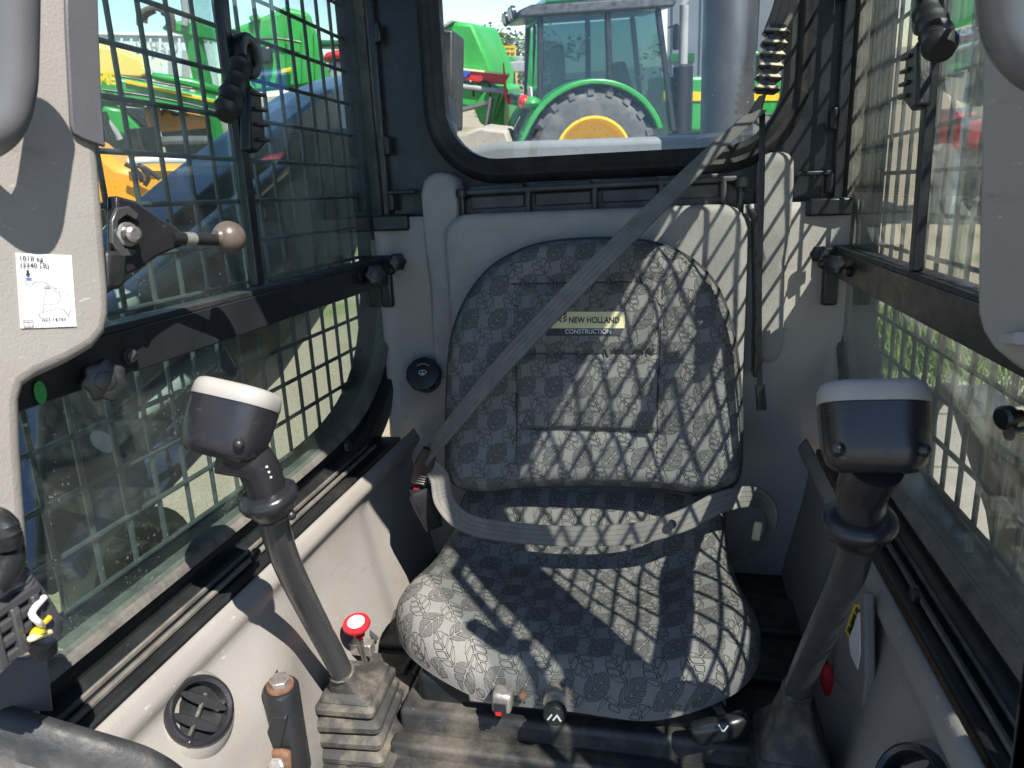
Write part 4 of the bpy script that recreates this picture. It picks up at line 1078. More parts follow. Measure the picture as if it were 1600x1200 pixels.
# ================================================================== FRONT LEFT: FAIRING AND PIVOT
FA = thing('lap_bar_fairing', 'dusty black moulded fairing in the lower left corner', 'fairing', at(100, 1180, 1, .42))
top = [(-140, 1088), (-40, 1098), (20, 1112), (100, 1136), (170, 1156), (225, 1174), (262, 1196), (290, 1226), (310, 1270)]
yv = [.37, .38, .39, .40, .41, .42, .425, .43, .43]
e1 = crom([at(u, v, 1, y) for (u, v), y in zip(top, yv)], 5)
secs = []
for q in e1:
    secs.append([q + Vector((0, .012, -.010)), q + Vector((0, .006, -.001)), q, q + Vector((0, -.006, -.003)), q + Vector((0, -.012, -.016)), q + Vector((0, -.016, -.030)), q + Vector((0, -.030, -.036)), q + Vector((0, -.034, -.042)), q + Vector((0, -.030, -.060)), q + Vector((0, .010, -.060))])
MB().loft(secs).build('shell', 'rubber', FA, smooth=45)
PV = thing('pivot_post', 'black painted pivot tube with rusty bolt in front of the left lever boot', 'pivot', at(455, 1230, 1, .66))
pa, pb_ = at(438, 1072, 1, .675), at(456, 1180, 1, .685)
axp = (pa - pb_).normalized()
MB().lathe(pb_, axp, [(.0215, -.02), (.0215, (pa - pb_).length - .003), (.0195, (pa - pb_).length), (.010, (pa - pb_).length + .0005)], 32).build('tube', 'black_metal', PV)
MB().lathe(pa + axp * .0005, axp, [(.0165, 0), (.016, .003), (.012, .0035)], 24).build('washer', 'rust', PV)
hx = [pa + axp * .003 + frame_from(axp)[0] * (.0128 * math.cos(a)) + frame_from(axp)[1] * (.0128 * math.sin(a)) for a in [math.pi / 3 * k for k in range(6)]]
MB().prism(hx, axp * .009).build('bolt_head', 'zinc', PV, bevel=.0012)
MB().prism([at(u, v, 1, .655) for u, v in ((424, 1120), (447, 1122), (436, 1175), (426, 1230), (384, 1230), (408, 1172))], (0, .012, 0)).build('web_plate', 'black_metal', PV, bevel=.002)
MB().prism([at(u, v, 1, .648) for u, v in ((420, 1175), (450, 1180), (452, 1230), (418, 1230))], (0, .012, 0)).build('rusty_patch', 'rust', PV, bevel=.005)
MB().lathe(at(395, 1196, 1, .645), (-.5, -.6, .5), [(.010, 0), (.010, .006), (.0075, .006), (.0075, .012)], 6).build('lower_bolt', 'zinc', PV)
MB().lathe(at(434, 1196, 1, .64), (.1, -.8, .5), [(.010, 0), (.010, .006), (.0075, .006), (.0075, .010)], 6).build('lower_bolt', 'zinc', PV)
MB().prism([at(u, v, 1, .69) for u, v in ((424, 1058), (410, 1075), (398, 1100), (390, 1148), (398, 1150), (412, 1140), (416, 1105))], (0, .02, 0)).build('rubber_flap', 'rubber', PV, bevel=.003)

# ================================================================== REAR LEFT AND FLOOR DETAILS
t = thing('washer_cap', 'black scalloped filler cap with wiper symbol left of the backrest', 'cap', at(664, 590, 1, 1.33))
c = at(664, 588, 1, 1.335); ax = Vector((.10, -.86, .55)).normalized(); sx, up, d = frame_from(ax)
MB().lathe(c - d * .02, d, [(.029, 0), (.029, .022)], 28).build('filler_neck', 'black', t)
lob = 10; secs = []
for h, k in ((0, .93), (.002, 1), (.018, 1), (.0215, .95), (.0225, .86)):
    secs.append([c + d * h + (sx * math.cos(a) + up * math.sin(a)) * .0345 * k * (1 - (.10 if h < .0215 else .02) * max(0, math.cos(lob * a)) ** 2) for a in [2 * math.pi * q / 120 for q in range(120)]])
MB().loft(secs).build('cap', 'black', t, smooth=45)
def cp(a, b): return c + d * .0232 + sx * a + up * b
ic = MB()
def seg_(A, B, w_=.0007):
    dv = Vector((B[0] - A[0], B[1] - A[1])).normalized(); nx_, ny_ = -dv.y * w_, dv.x * w_
    ic.add([cp(A[0] + nx_, A[1] + ny_), cp(A[0] - nx_, A[1] - ny_), cp(B[0] - nx_, B[1] - ny_), cp(B[0] + nx_, B[1] + ny_)], [(0, 1, 2, 3)])
for A, B in (((-.008, 0), (-.005, .004)), ((-.005, .004), (0, .0055)), ((0, .0055), (.005, .004)), ((.005, .004), (.008, 0)), ((.008, 0), (.003, -.003)), ((-.008, 0), (-.003, -.003)), ((-.003, -.003), (.003, -.003)), ((0, -.006), (0, .004)), ((-.0035, -.006), (-.0018, -.001)), ((.0035, -.006), (.0018, -.001))): seg_(A, B)
for k in range(14):
    a0, a1 = R(50 + k * 6), R(53 + k * 6); seg_((.0185 * math.cos(a0), .0185 * math.sin(a0)), (.0185 * math.cos(a1), .0185 * math.sin(a1)), .0009)
ic.build('wiper_symbol', 'white_print', t, smooth=0, fix=False)
# red push button
t = thing('push_button', 'red mushroom push button with white top on the floor left of the seat', 'button', at(557, 1000, 1, .90))
c = at(557, 975, 1, .905); ax = Vector((.03, -.25, 1)).normalized()
MB().lathe(c - ax * .008, ax, [(.009, -.016), (.011, -.004), (.010, 0), (.019, .003), (.0215, .007), (.0205, .011), (.013, .013)], 28).build('cap', 'red_plastic', t, smooth=50)
MB().lathe(c + ax * .0052, ax, [(.0135, 0), (.012, .0012), (.002, .0016)], 24).build('top_disc', 'white_print', t)
MB().tube([c - ax * .016, c - ax * .10], .0045, 12).build('shaft', 'steel', t)
MB().box(c - ax * .060 + Vector((-.012, .01, 0)), (.05, .02, .02)).build('mount', 'zinc', t, bevel=.002)
# cable along the floor
t = tag(MB().tube(crom([at(603, 880, 1, 1.26), at(590, 905, 1, 1.20), at(575, 928, 1, 1.14), at(567, 950, 1, 1.06), at(566, 975, 1, 1.0), at(590, 1000, 1, .99)], 8), .0042, 10).build('floor_cable', 'stick', None), 'thin grey cable lying along the floor left of the seat', 'cable')
o = MB().tube([at(571, 938, 1, 1.10), at(577, 926, 1, 1.13)], .0055, 10).build('blue_sleeve', 'blue_paint', t); o['label'] = 'short blue sleeve on the cable'
# right-hand floor details
t = thing('red_lever_knob', 'dark red knob low on the floor behind the right lever', 'knob', at(1296, 1080, 1, .93))
MB().sweep([at(1292, 1040, 1, .93), at(1293, 1055, 1, .93), at(1296, 1070, 1, .93), at(1297, 1080, 1, .93)], rrect(.011, .011, .005, 4), scale=[.45, .75, 1, .8]).build('grip', 'red_plastic', t, smooth=60)
MB().tube([at(1290, 1042, 1, .935), at(1284, 1000, 1, .95)], .004, 10).build('shaft', 'black', t)
t = thing('warning_label', 'yellow and white warning label on the right inner wall behind the lever', 'label', at(1335, 985, 1, .96))
wl = lambda u, v: at(u, v, 0, .228)
MB().prism([wl(1322, 985), wl(1336, 944), wl(1343, 944), wl(1343, 958), wl(1328, 998)], (-.0012, 0, 0)).build('yellow_band', 'yellow_label', t, smooth=0)
MB().prism([wl(1328, 998), wl(1333, 965), wl(1344, 958), wl(1345, 1020), wl(1341, 1046), wl(1330, 1022)], (-.0012, 0, 0)).build('white_field', 'white_print', t, smooth=0)
for q in range(4):
    u = 1326 + q * 4; MB().prism([wl(u, 985 - q * 10), wl(u + 3, 978 - q * 10), wl(u + 6, 984 - q * 10), wl(u + 3, 990 - q * 10)], (-.002, 0, 0)).build('black_bar', 'ink', t, smooth=0)
m = MB().prism([wl(1300, 1060), wl(1318, 950), wl(1350, 925), wl(1352, 1060), wl(1346, 1110)], (.012, 0, 0)).build('inner_gusset', 'sheet', CABR, bevel=.003)
# ================================================================== THE LOADER OUTSIDE THE CAB
LO = thing('skid_loader', 'blue and black loader arms, hood and exhaust outside the cab windows', 'loader', (CX, 2.0, -1.2))
def side_poly(px, x): return [at(u, v, 0, x) for u, v in px]
xa = -.80
arm = side_poly([(60, 470), (160, 352), (258, 273), (338, 213), (430, 150), (500, 122), (575, 112)], xa - .13) + side_poly([(600, 150), (598, 300), (578, 330), (556, 400), (520, 470), (440, 590), (330, 700), (210, 830), (140, 890), (90, 930), (40, 930)], xa)
for p in arm: p.x = xa - .13
MB().prism(arm, (.13, 0, 0)).build('lift_arm', 'loader_blue', LO, bevel=.008, seg=2)
cov = side_poly([(70, 520), (170, 420), (330, 290), (420, 215), (540, 200), (580, 230), (575, 310), (545, 400), (500, 470), (400, 590), (300, 690), (200, 790), (120, 860), (60, 890)], xa + .012)
MB().prism(cov, (-.011, 0, 0)).build('arm_side_plate', 'loader_dark', LO, bevel=.004)
for (u0, v0, u1, v1), r_ in (((190, 470, 440, 262), .016), ((150, 500, 400, 330), .02), ((160, 690, 330, 555), .018)):
    MB().tube([at(u0, v0, 0, xa + .055), at(u1, v1, 0, xa + .055)], r_, 14).build('hydraulic_tube', 'grey_paint' if r_ > .0165 else 'steel', LO)
MB().tube([at(120, 620, 0, xa + .05), at(420, 395, 0, xa + .05)], .045, 18).build('lift_cylinder', 'loader_dark', LO)
MB().bar(at(110, 905, 0, xa + .02), at(345, 560, 0, xa + .02), .05, .07).build('lower_link', 'loader_blue', LO, bevel=.006)
MB().lathe(at(180, 905, 0, xa), (1, 0, 0), [(.02, 0), (.10, 0), (.11, .03), (.11, .06), (.06, .07), (.06, .05), (.02, .05)], 32).build('wheel_hub', 'hub_olive', LO)
# right arm, mostly out of frame, raised to shade the sill and rear wall
shade_arm = [Vector((.56, y, z)) for y, z in ((.25, -.30), (1.0, -.08), (1.5, .08), (1.95, .22), (1.95, .52), (1.6, .50), (1.1, .38), (.8, .26), (.30, .10))]
MB().prism(shade_arm, (.12, 0, 0)).build('lift_arm', 'grey_paint', LO, bevel=.008)
MB().tube([(.53, .45, -.42), (.53, 1.45, -.02)], .035, 16).build('lift_cylinder', 'loader_dark', LO)
MB().prism(side_poly([(1472, 600), (1520, 650), (1700, 640), (1700, 1060), (1600, 965), (1550, 880), (1538, 800), (1505, 700)], .60), (.10, 0, 0)).build('arm_side_plate', 'loader_dark', LO, bevel=.006)
MB().tube(crom(side_poly([(1440, 770), (1446, 700), (1452, 640), (1480, 612), (1520, 640)], .62), 6), .022, 12).build('hydraulic_hose', 'loader_dark', LO)
# hood edge, exhaust stack, tower box behind the rear window
MB().prism([(-.62, 2.0, -.30), (.42, 2.0, -.30), (.42, 2.0, .118), (-.46, 2.0, .138), (-.62, 2.0, .11)], (0, .75, .0)).build('engine_hood', 'loader_hood', LO, bevel=.02, seg=4)
ex = at(1130, 120, 1, 2.10); 
MB().lathe((ex.x, 1.93, .0), (0, 0, 1), [(.062, 0), (.062, .75), (.055, .76)], 32).build('exhaust_stack', 'stack', LO)
MB().lathe((ex.x, 1.93, .09), (0, 0, 1), [(.072, 0), (.072, .02), (.062, .03)], 32).build('stack_collar', 'loader_dark', LO)
MB().prism([at(u, v, 1, 1.75) for u, v in ((640, 40), (708, 46), (706, 200), (640, 205))], (0, .10, 0)).build('tower_box', 'loader_dark', LO, bevel=.006)
c = at(706, 180, 1, 1.72)
MB().lathe(c + Vector((-.06, 0, 0)), (1, -.25, 0), [(.045, 0), (.05, .05), (.042, .06), (.02, .062)], 28).build('canister', 'loader_hood', LO)
o = MB().sphere(at(703, 203, 1, 1.70), .018, 16, 10, (1, 1, 1.15)).build('pale_fitting', 'bone', LO)
MB().tube([at(702, 212, 1, 1.70), at(706, 250, 1, 1.68)], .009, 10).build('pale_hose', 'bone', LO)

# unseen loader front below the eye, added to block light bounced off the ground
m = MB(); m.prism([(-.95, -.25, -1.30), (-.95, -.55, -1.05), (-.95, -.95, -1.02), (-.95, -1.35, -1.45), (-.95, -1.33, -1.48), (-.95, -.93, -1.08), (-.95, -.57, -1.10), (-.95, -.30, -1.36)], (1.64, 0, 0))
m.build('bucket_bounce_block', 'loader_dark', LO, bevel=.01)
MB().tube([(-.95, .10, -1.0), (.69, .10, -1.0)], .07, 20).build('tube_bounce_block', 'loader_dark', LO)
MB().box((CX, .05, -1.15), (1.1, .5, .06)).build('step_bounce_block', 'loader_dark', LO, bevel=.01)

# turn the finished cab and everything in it onto its stand
for o in CABTOP: o.matrix_world = CAB @ Matrix.Translation(o.location)

# ================================================================== THE YARD
gm = MB()
NG = 40
def gfn(a, b):
    x = (a - .5) * 2; y = (b - .5) * 2
    return Vector((math.copysign(abs(x) ** 3, x) * 900, math.copysign(abs(y) ** 3, y) * 900 + 6, 0))
gm.grid(gfn, NG, NG); g = gm.build('ground', 'ground', None, yard=True, smooth=60); tag(g, 'pale gravel yard with patches of dry grass', kind='structure')
g.location.z = 0

def fit(t, P): t.location = P
def Y(): return dict(yard=True)
# ---- green tractor behind
TR = thing('tractor', 'green tractor with black cab and yellow wheel rims seen through the rear window', 'tractor', (0, 0, 0), yard=True)
def tb(mb, name, mat, par=TR, bevel=.02, smooth=35, seg=2): return mb.build(name, mat, par, yard=True, bevel=bevel, smooth=smooth, seg=seg)
def wheel(cx, cy, cz, r, wd, rim, lugs):
    ty = tb(MB().lathe((cx, cy - wd / 2, cz), (0, 1, 0), [(rim, 0), (r * .80, -.02), (r * .93, .03), (r * .97, wd * .25), (r * .98, wd * .5), (r * .97, wd * .75), (r * .93, wd - .03), (r * .80, wd + .02), (rim, wd)], 56, caps=False), 'tyre', 'tyre', bevel=0, smooth=50)
    for k in range(lugs):
        for sd in (-1, 1):
            a = 2 * math.pi * (k + (.5 if sd > 0 else 0)) / lugs; a2 = a + .16
            p = lambda an, yy, rr_: Vector((cx + rr_ * math.cos(an), cy + yy, cz + rr_ * math.sin(an)))
            o = tb(MB().loft([[p(a - .055, sd * (wd / 2 + .005), r * .90), p(a + .055, sd * (wd / 2 + .005), r * .90), p(a + .045, sd * (wd / 2 - .02), r * 1.0), p(a - .045, sd * (wd / 2 - .02), r * 1.0)],
                              [p(a2 - .05, 0, r * .95), p(a2 + .05, 0, r * .95), p(a2 + .04, 0, r * 1.015), p(a2 - .04, 0, r * 1.015)]]), 'lug', 'tyre', ty, bevel=0)
    rm = tb(MB().lathe((cx, cy - wd / 2 - .01, cz), (0, 1, 0), [(rim + .025, .0), (rim - .005, -.005), (rim - .05, .05), (rim - .07, .14), (rim * .45, .20), (rim * .38, .12), (rim * .30, .10), (.02, .10)], 48, caps=False), 'rim', 'jd_yellow', bevel=0, smooth=40)
    for k in range(8):
        a = 2 * math.pi * k / 8; q = Vector((cx + rim * .36 * math.cos(a), cy - wd / 2 + .095, cz + rim * .36 * math.sin(a)))
        tb(MB().lathe(q, (0, -1, 0), [(.022, 0), (.022, .025)], 6), 'wheel_nut', 'jd_yellow', rm, bevel=0)
# local frame: x forward, near side y=-.85, rear axle at x=0
wheel(0, -.78, .80, .80, .44, .46, 20); wheel(0, .78, .80, .80, .44, .46, 20)
wheel(2.35, -.78, .56, .56, .34, .32, 16); wheel(2.35, .78, .56, .56, .34, .32, 16)
tb(MB().box((.55, 0, .95), (2.0, .50, .50)), 'gearbox', 'cab_black')
tb(MB().prism([(1.05, -.36, .95), (3.05, -.34, .85), (3.12, -.34, 1.35), (2.9, -.34, 1.52), (1.05, -.38, 1.66)], (0, .72, 0)), 'hood', 'jd_green', bevel=.06, seg=4)
tb(MB().prism([(1.06, -.392, 1.36), (2.95, -.352, 1.22), (2.95, -.352, 1.30), (1.06, -.392, 1.48)], (0, .784, 0)), 'hood_stripe', 'jd_yellow', bevel=0)
tb(MB().prism([(2.95, -.30, .85), (3.16, -.30, .88), (3.16, -.30, 1.32), (2.95, -.30, 1.40)], (0, .60, 0)), 'grille', 'cab_black')
for sd in (-1, 1):
    y0_, y1_ = (-1.03, -.58) if sd < 0 else (.58, 1.03)
    A = [R(a) for a in range(18, 150, 8)]
    pts = [(math.cos(a) * .93, .80 + math.sin(a) * .90) for a in A]
    pts += [(-.93, 1.02), (-.90, .98)] + [(math.cos(a) * .86, .80 + math.sin(a) * .84) for a in reversed(A)]
    tb(MB().prism([(x, y0_, z) for x, z in pts], (0, y1_ - y0_, 0)), 'fender', 'jd_green', bevel=.015)
    tb(MB().prism([(math.cos(a) * .86, (y1_ - .02 if sd < 0 else y0_), .80 + math.sin(a) * .84) for a in A] + [(-.55, (y1_ - .02 if sd < 0 else y0_), .8), (.5, (y1_ - .02 if sd < 0 else y0_), .8)], (0, .02, 0)), 'fender_wall', 'jd_dark', bevel=0)
    lx = -.86; ly = (y0_ + y1_) / 2
    tb(MB().sphere((lx + .06, ly - .02 * sd, 1.50), .075, 16, 10, (1.0, 2.0, 1.1)), 'tail_light', 'red_light', bevel=0)
    tb(MB().sphere((lx + .14, ly - .02 * sd, 1.48), .085, 16, 10, (1.5, 2.3, .9)), 'light_housing', 'jd_green', bevel=0)
# cab: posts, roof, panes
RT = {-1: -.62, 1: .62}
posts = [(-.60, 1.35, -.52, 2.42), (.30, 1.1, .30, 2.42), (1.10, 1.0, .92, 2.42)]
for sd in (-1, 1):
    for x0_, z0_, x1_, z1_ in posts:
        tb(MB().bar((x0_, RT[sd] + sd * .12, z0_), (x1_, RT[sd], z1_), .075, .06, up=(0, 1, 0)), 'cab_post', 'cab_black')
    tb(MB().prism([(-.56, RT[sd] + sd * .06, 1.4), (.28, RT[sd] + sd * .10, 1.15), (.28, RT[sd], 2.40), (-.50, RT[sd], 2.40)], (0, .012, 0)), 'side_pane', 'glass_tractor', bevel=0, smooth=0)
    tb(MB().prism([(.33, RT[sd] + sd * .10, .75), (1.06, RT[sd] + sd * .10, .75), (.90, RT[sd], 2.40), (.33, RT[sd], 2.40)], (0, .012, 0)), 'door_pane', 'glass_tractor', bevel=0, smooth=0)
    tb(MB().bar((.33, RT[sd] + sd * .11, .72), (1.08, RT[sd] + sd * .11, .72), .06, .05), 'door_sill', 'cab_black')
tb(MB().add([(-.62, -.66, 1.40), (-.62, .66, 1.40), (-.52, .60, 2.40), (-.52, -.60, 2.40)], [(0, 1, 2, 3)]), 'rear_pane', 'glass_tractor', bevel=0, smooth=0)
tb(MB().add([(1.12, -.66, 1.10), (1.12, .66, 1.10), (.94, .60, 2.40), (.94, -.60, 2.40)], [(0, 1, 2, 3)]), 'windscreen', 'glass_tractor', bevel=0, smooth=0)
for z_, x_ in ((1.38, -.63), (2.40, -.53)): tb(MB().bar((x_, -.68, z_), (x_, .68, z_), .05, .06), 'rear_cross_bar', 'cab_black')
tb(MB().bar((-.60, -.12, 1.42), (-.53, -.12, 2.40), .03, .03), 'wiper', 'cab_black', bevel=0)
tb(MB().prism([(-.78, -.74, 2.42), (1.10, -.72, 2.42), (1.14, -.70, 2.50), (1.02, -.68, 2.56), (-.62, -.70, 2.56), (-.80, -.74, 2.50)], (0, 1.42, 0)), 'roof_base', 'cab_black', bevel=.03, seg=3)
tb(MB().prism([(-.45, -.62, 2.561), (1.00, -.62, 2.561), (.9, -.60, 2.68), (-.40, -.60, 2.68)], (0, 1.22, 0)), 'roof_top', 'jd_green', bevel=.04, seg=3)
for y_ in (-.55, -.28, .28, .55):
    tb(MB().lathe((-.80, y_, 2.50), (-1, 0, -.15), [(.075, 0), (.085, .05), (.075, .06)], 20), 'work_lamp', 'cab_black', bevel=0)
    tb(MB().lathe((-.862, y_, 2.49), (-1, 0, -.15), [(.066, 0), (.05, .012), (.01, .016)], 20), 'lamp_lens', 'white_paint', bevel=0)
tb(MB().box((.0, 0, 1.42), (.50, .52, .14)), 'driver_seat', 'cab_black', bevel=.05); tb(MB().box((-.24, 0, 1.80), (.14, .50, .66)), 'driver_seat_back', 'grey_paint', bevel=.05)
tb(MB().box((.62, 0, 1.62), (.16, .40, .5), Matrix.Rotation(-.3, 3, 'Y')), 'steering_column', 'cab_black', bevel=.04)
tb(MB().tube([(1.30, -.46, .95), (1.30, -.46, 1.75), (1.30, -.46, 1.78)], [.13, .13, .06], 20), 'muffler', 'cab_black', bevel=0)
tb(MB().tube([(1.30, -.46, 1.75), (1.30, -.46, 2.45), (1.36, -.46, 2.58)], .055, 16), 'exhaust_pipe', 'grey_paint', bevel=0)
tb(MB().box((.62, -.80, .62), (.60, .30, .34)), 'fuel_tank', 'cab_black', bevel=.05); tb(MB().box((.70, -.90, .42), (.40, .26, .04)), 'step', 'cab_black')
tb(MB().prism([(-.90, .20, 1.50), (-.90, .62, 1.50), (-.90, .41, 1.98)], (-.02, 0, 0)), 'slow_vehicle_triangle', 'red_paint', bevel=.01)
tb(MB().bar((-.55, .41, 1.45), (-.90, .41, 1.55), .04, .04), 'triangle_bracket', 'cab_black', bevel=0)
for sd in (-1, 1):
    tb(MB().bar((-.45, sd * .38, .62), (-1.25, sd * .42, .42), .05, .10), 'lower_link', 'jd_green')
    tb(MB().bar((-.55, sd * .40, 1.12), (-1.0, sd * .42, .55), .05, .05), 'lift_rod', 'grey_paint')
tb(MB().bar((-.50, 0, 1.0), (-1.35, 0, .80), .06, .06), 'top_link', 'grey_paint')
tb(MB().bar((1.02, -.74, 2.2), (1.02, -1.02, 2.2), .02, .02), 'mirror_arm', 'cab_black', bevel=0); tb(MB().box((1.02, -1.06, 2.08), (.05, .18, .28)), 'mirror', 'cab_black', bevel=.02)
for sd in (-1, 1):
    tb(MB().bar((-.30, sd * .70, 1.62), (.22, sd * .745, 1.50), .02, .03), 'grab_rail', 'cab_black', bevel=0)
    tb(MB().box((.30, sd * .755, 1.55), (.05, .03, .12)), 'door_latch', 'grey_paint', bevel=.008)
for q in ((-.52, -.30, 1.20), (-.52, -.15, 1.22), (-.52, .05, 1.20), (-.52, .22, 1.21)):
    tb(MB().tube(crom([q, Vector(q) + Vector((-.18, .02, .08)), Vector(q) + Vector((-.32, .05, -.18)), Vector(q) + Vector((-.25, .06, -.5))], 5), .02, 8), 'hydraulic_hose', 'cab_black', bevel=0)
    tb(MB().lathe(Vector(q), (-1, 0, 0), [(.035, 0), (.035, .05)], 10), 'coupler', 'orange', bevel=0)
tb(MB().box((-.50, 0, 1.12), (.10, .70, .40)), 'rear_panel', 'cab_black'); tb(MB().box((-.70, -.66, 1.60), (.02, .30, .12)), 'number_plate', 'white_paint', bevel=.005)
pw = out(921, 233, 9.6)
TRY = R(17)
TR.matrix_world = Matrix.Translation((pw.x, 9.6, 0)) @ Matrix.Rotation(TRY, 4, 'Z') @ Matrix.Translation((0, .78, 0)) @ Matrix.Scale(1.0, 4)

# ---- implements and machines: shapes raised from their outline with real depth
def slab(t, px, y, dep, name, mat, bevel=.03, par=None):
    P = [out(u, v, y) for u, v in px]
    return MB().prism(P, (0, dep, 0)).build(name, mat, par or t, yard=True, bevel=bevel, smooth=35)
def gz(u, y): p = out(u, 300, y); return Vector((p.x, y, 0))
def legs(t, us, y, top, w_, mat, dep=.15):
    for u in us:
        p = out(u, top, y); MB().box((p.x, y + dep, p.z / 2), (w_, w_, p.z)).build('leg', mat, t, yard=True, bevel=.01)
SP = thing('forage_wagon', 'bright green wedge-shaped implement with red stripe left of the tractor', 'implement', gz(720, 11), yard=True)
slab(SP, [(676, 52), (708, 34), (738, 36), (770, 110), (770, 175), (676, 160)], 11, 1.6, 'chute', 'green_bright', .05)
slab(SP, [(678, 48), (706, 30), (710, 33), (680, 52)], 10.95, 1.5, 'chute_lip', 'grey_paint', .01)
slab(SP, [(676, 105), (795, 118), (786, 132), (676, 122)], 10.9, .08, 'red_band', 'red_paint', .01)
slab(SP, [(676, 102), (795, 115), (795, 118), (676, 105)], 10.88, .10, 'cream_edge', 'cream', .005)
slab(SP, [(700, 108), (737, 112), (728, 121), (700, 119)], 10.87, .05, 'blue_badge', 'blue_paint', .004)
text('ARD', .10, 'white_paint', SP, out(703, 118, 10.86), (1, 0, -.08), (0, 0, 1), yard=True, bold=.004)
slab(SP, [(690, 125), (790, 136), (786, 200), (750, 195), (735, 160), (690, 150)], 11.1, 1.2, 'lower_body', 'green_bright', .05)
slab(SP, [(740, 165), (765, 130), (785, 140), (770, 190), (752, 195)], 10.9, .2, 'side_shield', 'green_bright', .03)
MB().tube([out(700, 132, 10.7), out(792, 144, 10.7)], .035, 10).build('pipe', 'grey_paint', SP, yard=True)
MB().tube([out(720, 172, 10.5), out(765, 160, 10.5)], .035, 10).build('draw_tube', 'steel', SP, yard=True)
MB().tube([out(768, 152, 10.5), out(762, 190, 10.5), out(758, 222, 10.5)], .045, 10).build('hitch_rod', 'steel', SP, yard=True)
for u0 in (722, 748): MB().tube(crom([out(u0, 140, 10.8), out(u0 + 4, 128, 10.7), out(u0 + 16, 130, 10.7), out(u0 + 18, 150, 10.8)], 6), .018, 8).build('hose', 'cab_black', SP, yard=True)
legs(SP, (700, 775), 11.2, 190, .12, 'cab_black')
o = slab(None, [(716, 212), (748, 200), (790, 205), (800, 235), (716, 238)], 9.2, .7, 'concrete_blocks', 'slab', .03); tag(o, 'pale concrete block lying on the ground under the green implement', 'block')
# yellow platform frame and far things
YF = thing('yellow_platform', 'small yellow railed platform far behind the tractor', 'platform', gz(795, 40), yard=True)
for u in (787, 796, 804):
    a, b = out(u, 73, 40), out(u, 100, 40); MB().bar(a, (b.x, b.y, 0), .10, .10).build('post', 'jd_yellow', YF, yard=True)
for v in (73, 80, 90):
    MB().bar(out(786, v, 39.95), out(805, v, 39.95), .10, .10).build('rail', 'jd_yellow', YF, yard=True)
    MB().bar(out(786, v, 41), out(805, v, 41), .10, .10).build('rail', 'jd_yellow', YF, yard=True)
GM = thing('row_machine', 'low green and grey field machine far behind, left of the tractor cab', 'machine', gz(790, 38), yard=True)
slab(GM, [(768, 98), (828, 95), (832, 112), (764, 114)], 37, 1.5, 'frame', 'grey_paint', .05)
for k in range(5): slab(GM, [(770 + k * 12, 88), (778 + k * 12, 87), (779 + k * 12, 97), (770 + k * 12, 98)], 37.5, .8, 'hopper', ('jd_green', 'grey_paint')[k % 2], .05)
legs(GM, (770, 800, 828), 37.2, 108, .2, 'cab_black')
RC = thing('red_roof_hut', 'tiny hut with red roof far behind the green implement', 'hut', gz(762, 60), yard=True)
slab(RC, [(758, 92), (775, 92), (775, 112), (758, 112)], 60, 3, 'wall', 'white_paint', .02); slab(RC, [(755, 92), (762, 84), (770, 86), (778, 93)], 59.8, 3.4, 'roof', 'orange', .02)
# trees
def tree(u, y, vtop, w_, label, seed, mat='leaf', n=1500):
    rnd = random.Random(seed); b = gz(u, y); top = out(u, vtop, y).z
    t = thing('tree', label, 'tree', b, group='trees on the horizon', yard=True)
    MB().tube(crom([b, b + Vector((.1, 0, top * .35)), b + Vector((-.1, .1, top * .7))], 4), [.28, .26, .24, .22, .2, .17, .14, .11, .08], 8).build('trunk', 'bark', t, yard=True)
    m = MB(); clumps = [(Vector((rnd.gauss(0, .32) * w_, rnd.gauss(0, .3) * w_, top * rnd.uniform(.28, .9))), rnd.uniform(.16, .30) * w_) for _ in range(16)]
    for _ in range(n):
        c, r = rnd.choice(clumps); d = Vector((rnd.gauss(0, 1), rnd.gauss(0, 1), rnd.gauss(0, 1))).normalized() * r * rnd.uniform(.6, 1)
        p = b + c + d; s_ = rnd.uniform(.12, .30); q = Vector((rnd.gauss(0, 1), rnd.gauss(0, 1), rnd.gauss(0, 1))).normalized(); sx, up, dd = frame_from(q)
        m.add([p - sx * s_, p - up * s_ * .6, p + sx * s_, p + up * s_ * .6], [(0, 1, 2, 3)])
    m.build('crown', mat, t, yard=True, smooth=0, fix=False)
for i, (u, v, w_, ttl) in enumerate(((772, 66, 7, 'round dark tree on the horizon right of the green implement, leftmost of the row'), (790, 56, 9, 'tall pale tree on the horizon behind the yellow platform'), (812, 60, 9, 'broad dark tree on the horizon left of the tractor cab'), (838, 68, 8, 'low tree on the horizon showing beside the red triangle'), (1150, 78, 9, 'tree on the horizon behind the exhaust stack'), (1190, 84, 8, 'tree on the horizon at the right edge of the rear window'))):
    tree(u, 85 + 6 * i % 17, v, w_, ttl, 20 + i, ('leaf', 'leaf_pale')[i % 2])
# far right behind: small tractor and shed
T2 = thing('small_tractor', 'small far green tractor at the right edge of the rear window', 'tractor', gz(1178, 22), yard=True)
slab(T2, [(1158, 80), (1186, 80), (1187, 88), (1158, 88)], 22, 1.6, 'roof', 'jd_green', .04)
for u in (1161, 1184): MB().bar(out(u, 88, 22.05), out(u, 130, 22.05), .09, .09).build('post', 'cab_black', T2, yard=True)
slab(T2, [(1162, 112), (1180, 114), (1180, 132), (1162, 132)], 22.2, 1.2, 'operator_box', 'blue_paint', .06)
slab(T2, [(1150, 130), (1200, 138), (1206, 156), (1150, 152)], 21.9, 1.5, 'hood', 'jd_green', .08)
for u in (1160, 1200):
    p = out(u, 160, 21.8); MB().lathe((p.x, 21.7, .6), (0, 1, 0), [(.25, 0), (.6, 0), (.62, .1), (.62, .35), (.25, .35)], 28).build('wheel', 'tyre', T2, yard=True)
